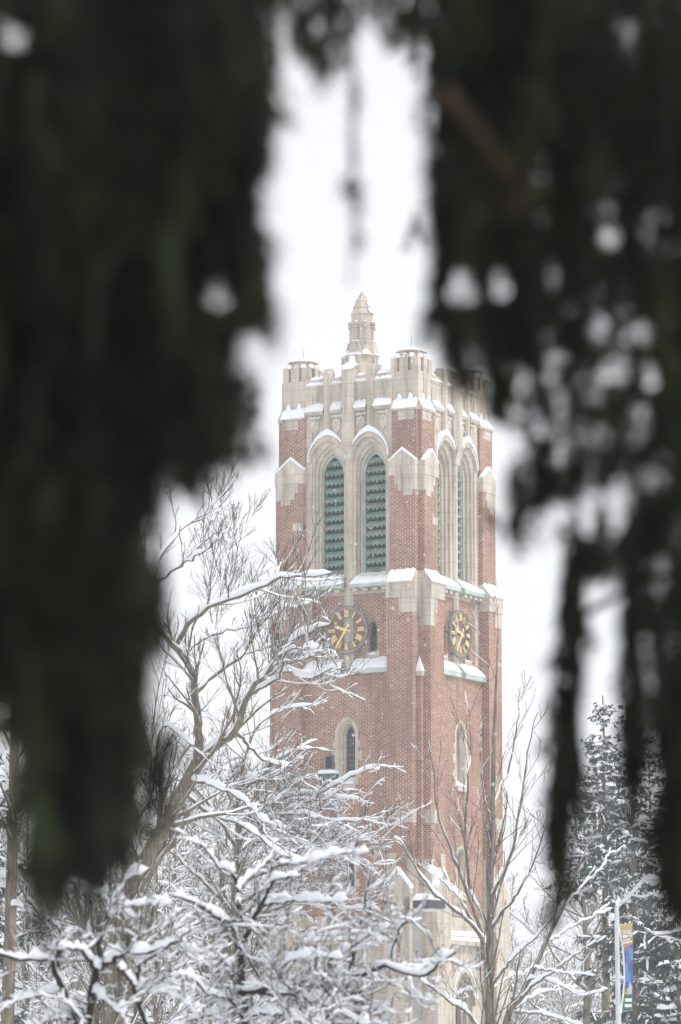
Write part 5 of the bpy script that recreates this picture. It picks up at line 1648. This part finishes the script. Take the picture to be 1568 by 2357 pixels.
conifer(61, (-2.7, 6.4, 0), 11.0, 0.19, "dark conifer whose hanging boughs close off the whole left of the view", [
    dict(n=700, poly=LEFT_SOLID, holes=LH, d=(3.9, 5.8), len=(0.12, 0.40), nside=(6, 12), sl=(0.02, 0.05)),
    dict(n=900, poly=LEFT, holes=LH, d=(3.6, 5.2), len=(0.10, 0.35), nside=(6, 12), sl=(0.015, 0.04), shift=(-8, -20)),
    dict(n=170, poly=LEFT, holes=LH, d=(3.6, 4.8), len=(0.05, 0.16), nside=(2, 5), shift=(26, 30), wobble=30, fray=90),
    dict(n=150, poly=LEFT, holes=LH, d=(6.2, 7.6), len=(0.05, 0.18), nside=(3, 8), sl=(0.03, 0.075), shift=(30, 24), wobble=34, fray=90),
    dict(n=90, poly=LEFT_FOOT, d=(3.8, 5.0), len=(0.04, 0.14), nside=(2, 5), fray=80),
], [([(-2.7, 6.4, 2.9), (-1.0, 5.6, 3.15), (-0.5, 5.5, 3.2), (-0.12, 5.4, 3.25)], 0.035, 0.008),
    ([(-2.7, 6.4, 2.4), (-0.9, 5.5, 2.75), (-0.5, 5.4, 2.72), (-0.25, 5.3, 2.6)], 0.03, 0.006),
    ([(-2.7, 6.4, 2.1), (-0.8, 5.7, 2.45), (-0.45, 5.7, 2.3), (-0.30, 5.7, 2.05)], 0.025, 0.005),
    ([(-2.7, 6.4, 3.5), (-0.8, 5.2, 3.7), (-0.3, 5.0, 3.6), (0.1, 4.9, 3.4)], 0.035, 0.006)], 96)

RIGHT = [(980, -260), (1860, -260), (1860, 2150), (1600, 2120), (1520, 2060), (1508, 1650), (1500, 1500), (1440, 1330), (1400, 1290), (1330, 1240), (1325, 1130), (1290, 1100), (1215, 1150), (1180, 1140), (1165, 1100), (1172, 1000), (1210, 900), (1225, 860), (1180, 790),
         (1030, 800), (1020, 740), (1000, 690), (985, 650), (1000, 600), (988, 530), (965, 460), (985, 350), (985, 250), (972, 130), (940, 60)]
RH = [(1065, 655, 40, 46), (1155, 652, 33, 42), (1440, 60, 25, 44), (1442, 115, 25, 29), (1385, 753, 22, 37), (1397, 847, 22, 37), (1345, 855, 21, 20), (1357, 905, 21, 20), (1260, 830, 22, 22), (1430, 715, 18, 20), (1442, 765, 18, 20), (1340, 380, 19, 25), (1388, 470, 29, 32), (1395, 540, 25, 38), (1532, 620, 25, 29), (1480, 760, 21, 25), (1285, 905, 27, 27), (1350, 1180, 44, 57), (1420, 1170, 32, 76), (1460, 1000, 19, 25), (1240, 970, 25, 38), (1390, 1000, 21, 29), (1480, 1300, 25, 47), (1545, 560, 19, 21), (1350, 1000, 25, 32), (1440, 1420, 38, 57), (1500, 860, 19, 38), (1310, 700, 21, 25), (1520, 1100, 19, 32), (1510, 1330, 34, 67), (1552, 1230, 25, 52), (1462, 1250, 22, 43), (1546, 1470, 27, 52), (1474, 1480, 29, 63), (1420, 1330, 25, 56), (1281, 640, 16, 25), (1530, 488, 16, 19), (1060, 741, 19, 18), (1267, 862, 20, 22), (1216, 1176, 16, 22), (1259, 356, 19, 22), (1238, 498, 19, 22), (1421, 418, 20, 29), (1437, 848, 18, 20), (1293, 814, 19, 19), (1347, 337, 19, 28), (1359, 1198, 18, 25), (1473, 943, 19, 25), (1502, 495, 18, 22), (1305, 1162, 15, 19), (1087, 803, 19, 27), (1522, 1047, 20, 20), (1240, 398, 21, 21), (1491, 612, 17, 24), (1486, 1094, 20, 29), (1243, 661, 16, 18), (1274, 614, 18, 19)]
RIGHT_SOLID = [(1010, -260), (1860, -260), (1860, 2080), (1610, 2050), (1550, 1980), (1540, 1600), (1520, 1000), (1500, 600), (1470, 420), (1400, 640), (1340, 560), (1250, 800), (1330, 1060), (1240, 1060), (1210, 960), (1235, 880), (1180, 770), (1050, 780), (1020, 640), (1000, 540), (1020, 380), (1030, 150)]
TOP = [(640, -260), (985, -260), (985, 60), (960, 70), (930, 45), (880, 50), (830, 60), (800, 120), (740, 165), (715, 130), (690, 70), (650, 60), (620, 30)]
STRAND0 = [(806, 40), (820, 40), (822, 380), (820, 560), (816, 650), (806, 650), (804, 560), (803, 380)]
STRAND0B = [(800, 390), (824, 380), (828, 440), (820, 500), (818, 560), (804, 560), (800, 480)]
WISP = [(1040, 790), (1200, 790), (1225, 880), (1180, 960), (1120, 900), (1060, 860)]
STRAND1 = [(1305, 1100), (1350, 1220), (1338, 1340), (1330, 1480), (1340, 1600), (1325, 1760), (1305, 1900), (1292, 2080), (1275, 2085), (1265, 1900), (1268, 1760), (1262, 1600), (1282, 1450), (1285, 1300), (1290, 1180)]
STRAND1B = [(1258, 1740), (1312, 1740), (1304, 1950), (1294, 2070), (1270, 2070), (1260, 1900)]
STRAND2 = [(1440, 1150), (1490, 1200), (1480, 1400), (1492, 1600), (1470, 1760), (1450, 1900), (1436, 1750), (1425, 1550), (1440, 1350), (1420, 1200)]
BRIDGE = [(1290, 1090), (1560, 1090), (1560, 1560), (1500, 1480), (1440, 1340), (1390, 1290), (1335, 1260), (1300, 1330), (1300, 1200)]
STRAND3 = [(1180, 1080), (1215, 1090), (1212, 1230), (1195, 1240), (1185, 1160)]
STRAND4 = [(1365, 1150), (1400, 1150), (1395, 1250), (1380, 1290), (1366, 1260)]
EDGE = [(1500, 1500), (1860, 1400), (1860, 2150), (1590, 2120), (1535, 2060), (1512, 1900), (1515, 1700)]
conifer(62, (2.8, 7.0, 0), 12.0, 0.2, "dark conifer on the other side, its ropes of needles hanging past the spruces", [
    dict(n=560, poly=RIGHT_SOLID, holes=RH, d=(4.4, 6.2), len=(0.12, 0.34), nside=(6, 11), sl=(0.015, 0.04)),
    dict(n=820, poly=RIGHT, holes=RH, d=(4.1, 5.8), len=(0.08, 0.26), nside=(5, 10), shift=(10, 0)),
    dict(n=130, poly=RIGHT, holes=RH, d=(4.2, 5.4), len=(0.05, 0.14), nside=(2, 5), shift=(-24, 20), wobble=30, fray=90),
    dict(n=100, poly=RIGHT, holes=RH, d=(6.2, 7.6), len=(0.05, 0.16), nside=(3, 8), sl=(0.03, 0.07), shift=(-26, 24), wobble=34, fray=90),
    dict(n=3, poly=STRAND0, d=(4.8, 5.6), len=(0.10, 0.20), nside=(1, 3), sl=(0.006, 0.012)), dict(n=4, poly=STRAND0B, d=(4.7, 5.1), len=(0.04, 0.08), nside=(1, 3), sl=(0.006, 0.014)),
    dict(n=30, poly=WISP, d=(4.8, 5.8), len=(0.03, 0.10), nside=(2, 4)),
    dict(n=80, poly=TOP, d=(4.4, 5.6), len=(0.03, 0.12), nside=(3, 7)),
    dict(n=46, poly=STRAND1, d=(5.2, 6.4), len=(0.10, 0.24), nside=(4, 9), sl=(0.012, 0.032), wobble=4),
    dict(n=16, poly=STRAND1B, d=(5.2, 6.4), len=(0.06, 0.14), nside=(3, 7), sl=(0.010, 0.024), wobble=3),
    dict(n=34, poly=STRAND2, d=(4.8, 6.2), len=(0.10, 0.24), nside=(4, 9), sl=(0.012, 0.032), wobble=4),
    dict(n=34, poly=BRIDGE, d=(4.8, 6.2), len=(0.06, 0.16), nside=(3, 7), fray=60),
    dict(n=10, poly=STRAND3, d=(4.6, 5.6), len=(0.05, 0.09), nside=(2, 5), wobble=4),
    dict(n=12, poly=STRAND4, d=(4.6, 5.6), len=(0.05, 0.09), nside=(2, 5), wobble=4),
    dict(n=190, poly=EDGE, d=(4.4, 6.2), len=(0.12, 0.3), nside=(5, 10)),
], [([(2.8, 7.0, 2.55), (1.0, 5.7, 2.8), tuple(at(1260, 560, 4.9)), tuple(at(1195, 455, 4.05)), tuple(at(1130, 350, 3.95)), tuple(at(1040, 230, 4.05)), tuple(at(1000, 170, 4.7))], 0.03, 0.007),
    ([(2.8, 7.0, 2.2), (1.0, 6.0, 2.5), (0.6, 6.0, 2.55), (0.36, 6.0, 2.45)], 0.025, 0.006),
    ([(2.8, 7.0, 3.1), (1.0, 5.6, 3.45), (0.4, 5.4, 3.45), (0.05, 5.3, 3.38)], 0.03, 0.006),
    ([tuple(at(816, 20, 5.0)), tuple(at(812, 300, 5.0)), tuple(at(815, 500, 5.0)), tuple(at(806, 660, 5.0))], 0.0025, 0.0016)], 96)

# ================================================================ falling snow
rng = np.random.default_rng(99)
nf = 16000
yy = 12 + 125 * rng.random(nf) ** 0.6
c = np.stack([(rng.random(nf) - 0.5) * 2 * (0.095 * yy + 3), yy, EYE - 1 + rng.random(nf) * (0.30 * yy + 2)], 1)
r = rng.uniform(0.004, 0.0095, nf)[:, None, None]
oc = np.array([[1, 0, 0], [0, 1, 0], [-1, 0, 0], [0, -1, 0], [0, 0, 1.3], [0, 0, -1.3]])
v = (c[:, None] + oc[None] * r * rng.uniform(0.7, 1.2, (nf, 6, 1))).reshape(-1, 3)
b6 = np.arange(nf)[:, None, None] * 6
fc = np.array([[0, 1, 4, 4], [1, 2, 4, 4], [2, 3, 4, 4], [3, 0, 4, 4], [1, 0, 5, 5], [2, 1, 5, 5], [3, 2, 5, 5], [0, 3, 5, 5]])[:, :3]
fv = (b6 + fc[None]).reshape(-1, 3)
me = bpy.data.meshes.new("falling_snow")
me.vertices.add(len(v)); me.vertices.foreach_set("co", v.astype(np.float32).ravel())
me.loops.add(fv.size); me.loops.foreach_set("vertex_index", fv.astype(np.int32).ravel())
me.polygons.add(len(fv)); me.polygons.foreach_set("loop_start", np.arange(0, fv.size, 3, dtype=np.int32))
me.update(calc_edges=True); me.materials.append(M_SNOW)
fs = link(bpy.data.objects.new("falling_snow", me))
tag(fs, "fine snowflakes drifting down in front of the tower", "snowfall", kind="stuff")

# ================================================================ falling-snow haze in the air
M_HAZE = bpy.data.materials.new("haze"); M_HAZE.use_nodes = True
th = M_HAZE.node_tree; th.nodes.clear()
ho = th.nodes.new("ShaderNodeOutputMaterial"); hv = th.nodes.new("ShaderNodeVolumePrincipled")
hv.inputs["Color"].default_value = (0.97, 0.98, 1.0, 1)
hv.inputs["Density"].default_value = 0.00075
hv.inputs["Anisotropy"].default_value = 0.0
th.links.new(hv.outputs[0], ho.inputs["Volume"])
hz = MB(); box(hz, (0, 180, 18.0), (440, 420, 38.0))
hz_o = hz.build("haze", M_HAZE)
tag(hz_o, "thin veil of falling snow in the air", "haze", kind="stuff")
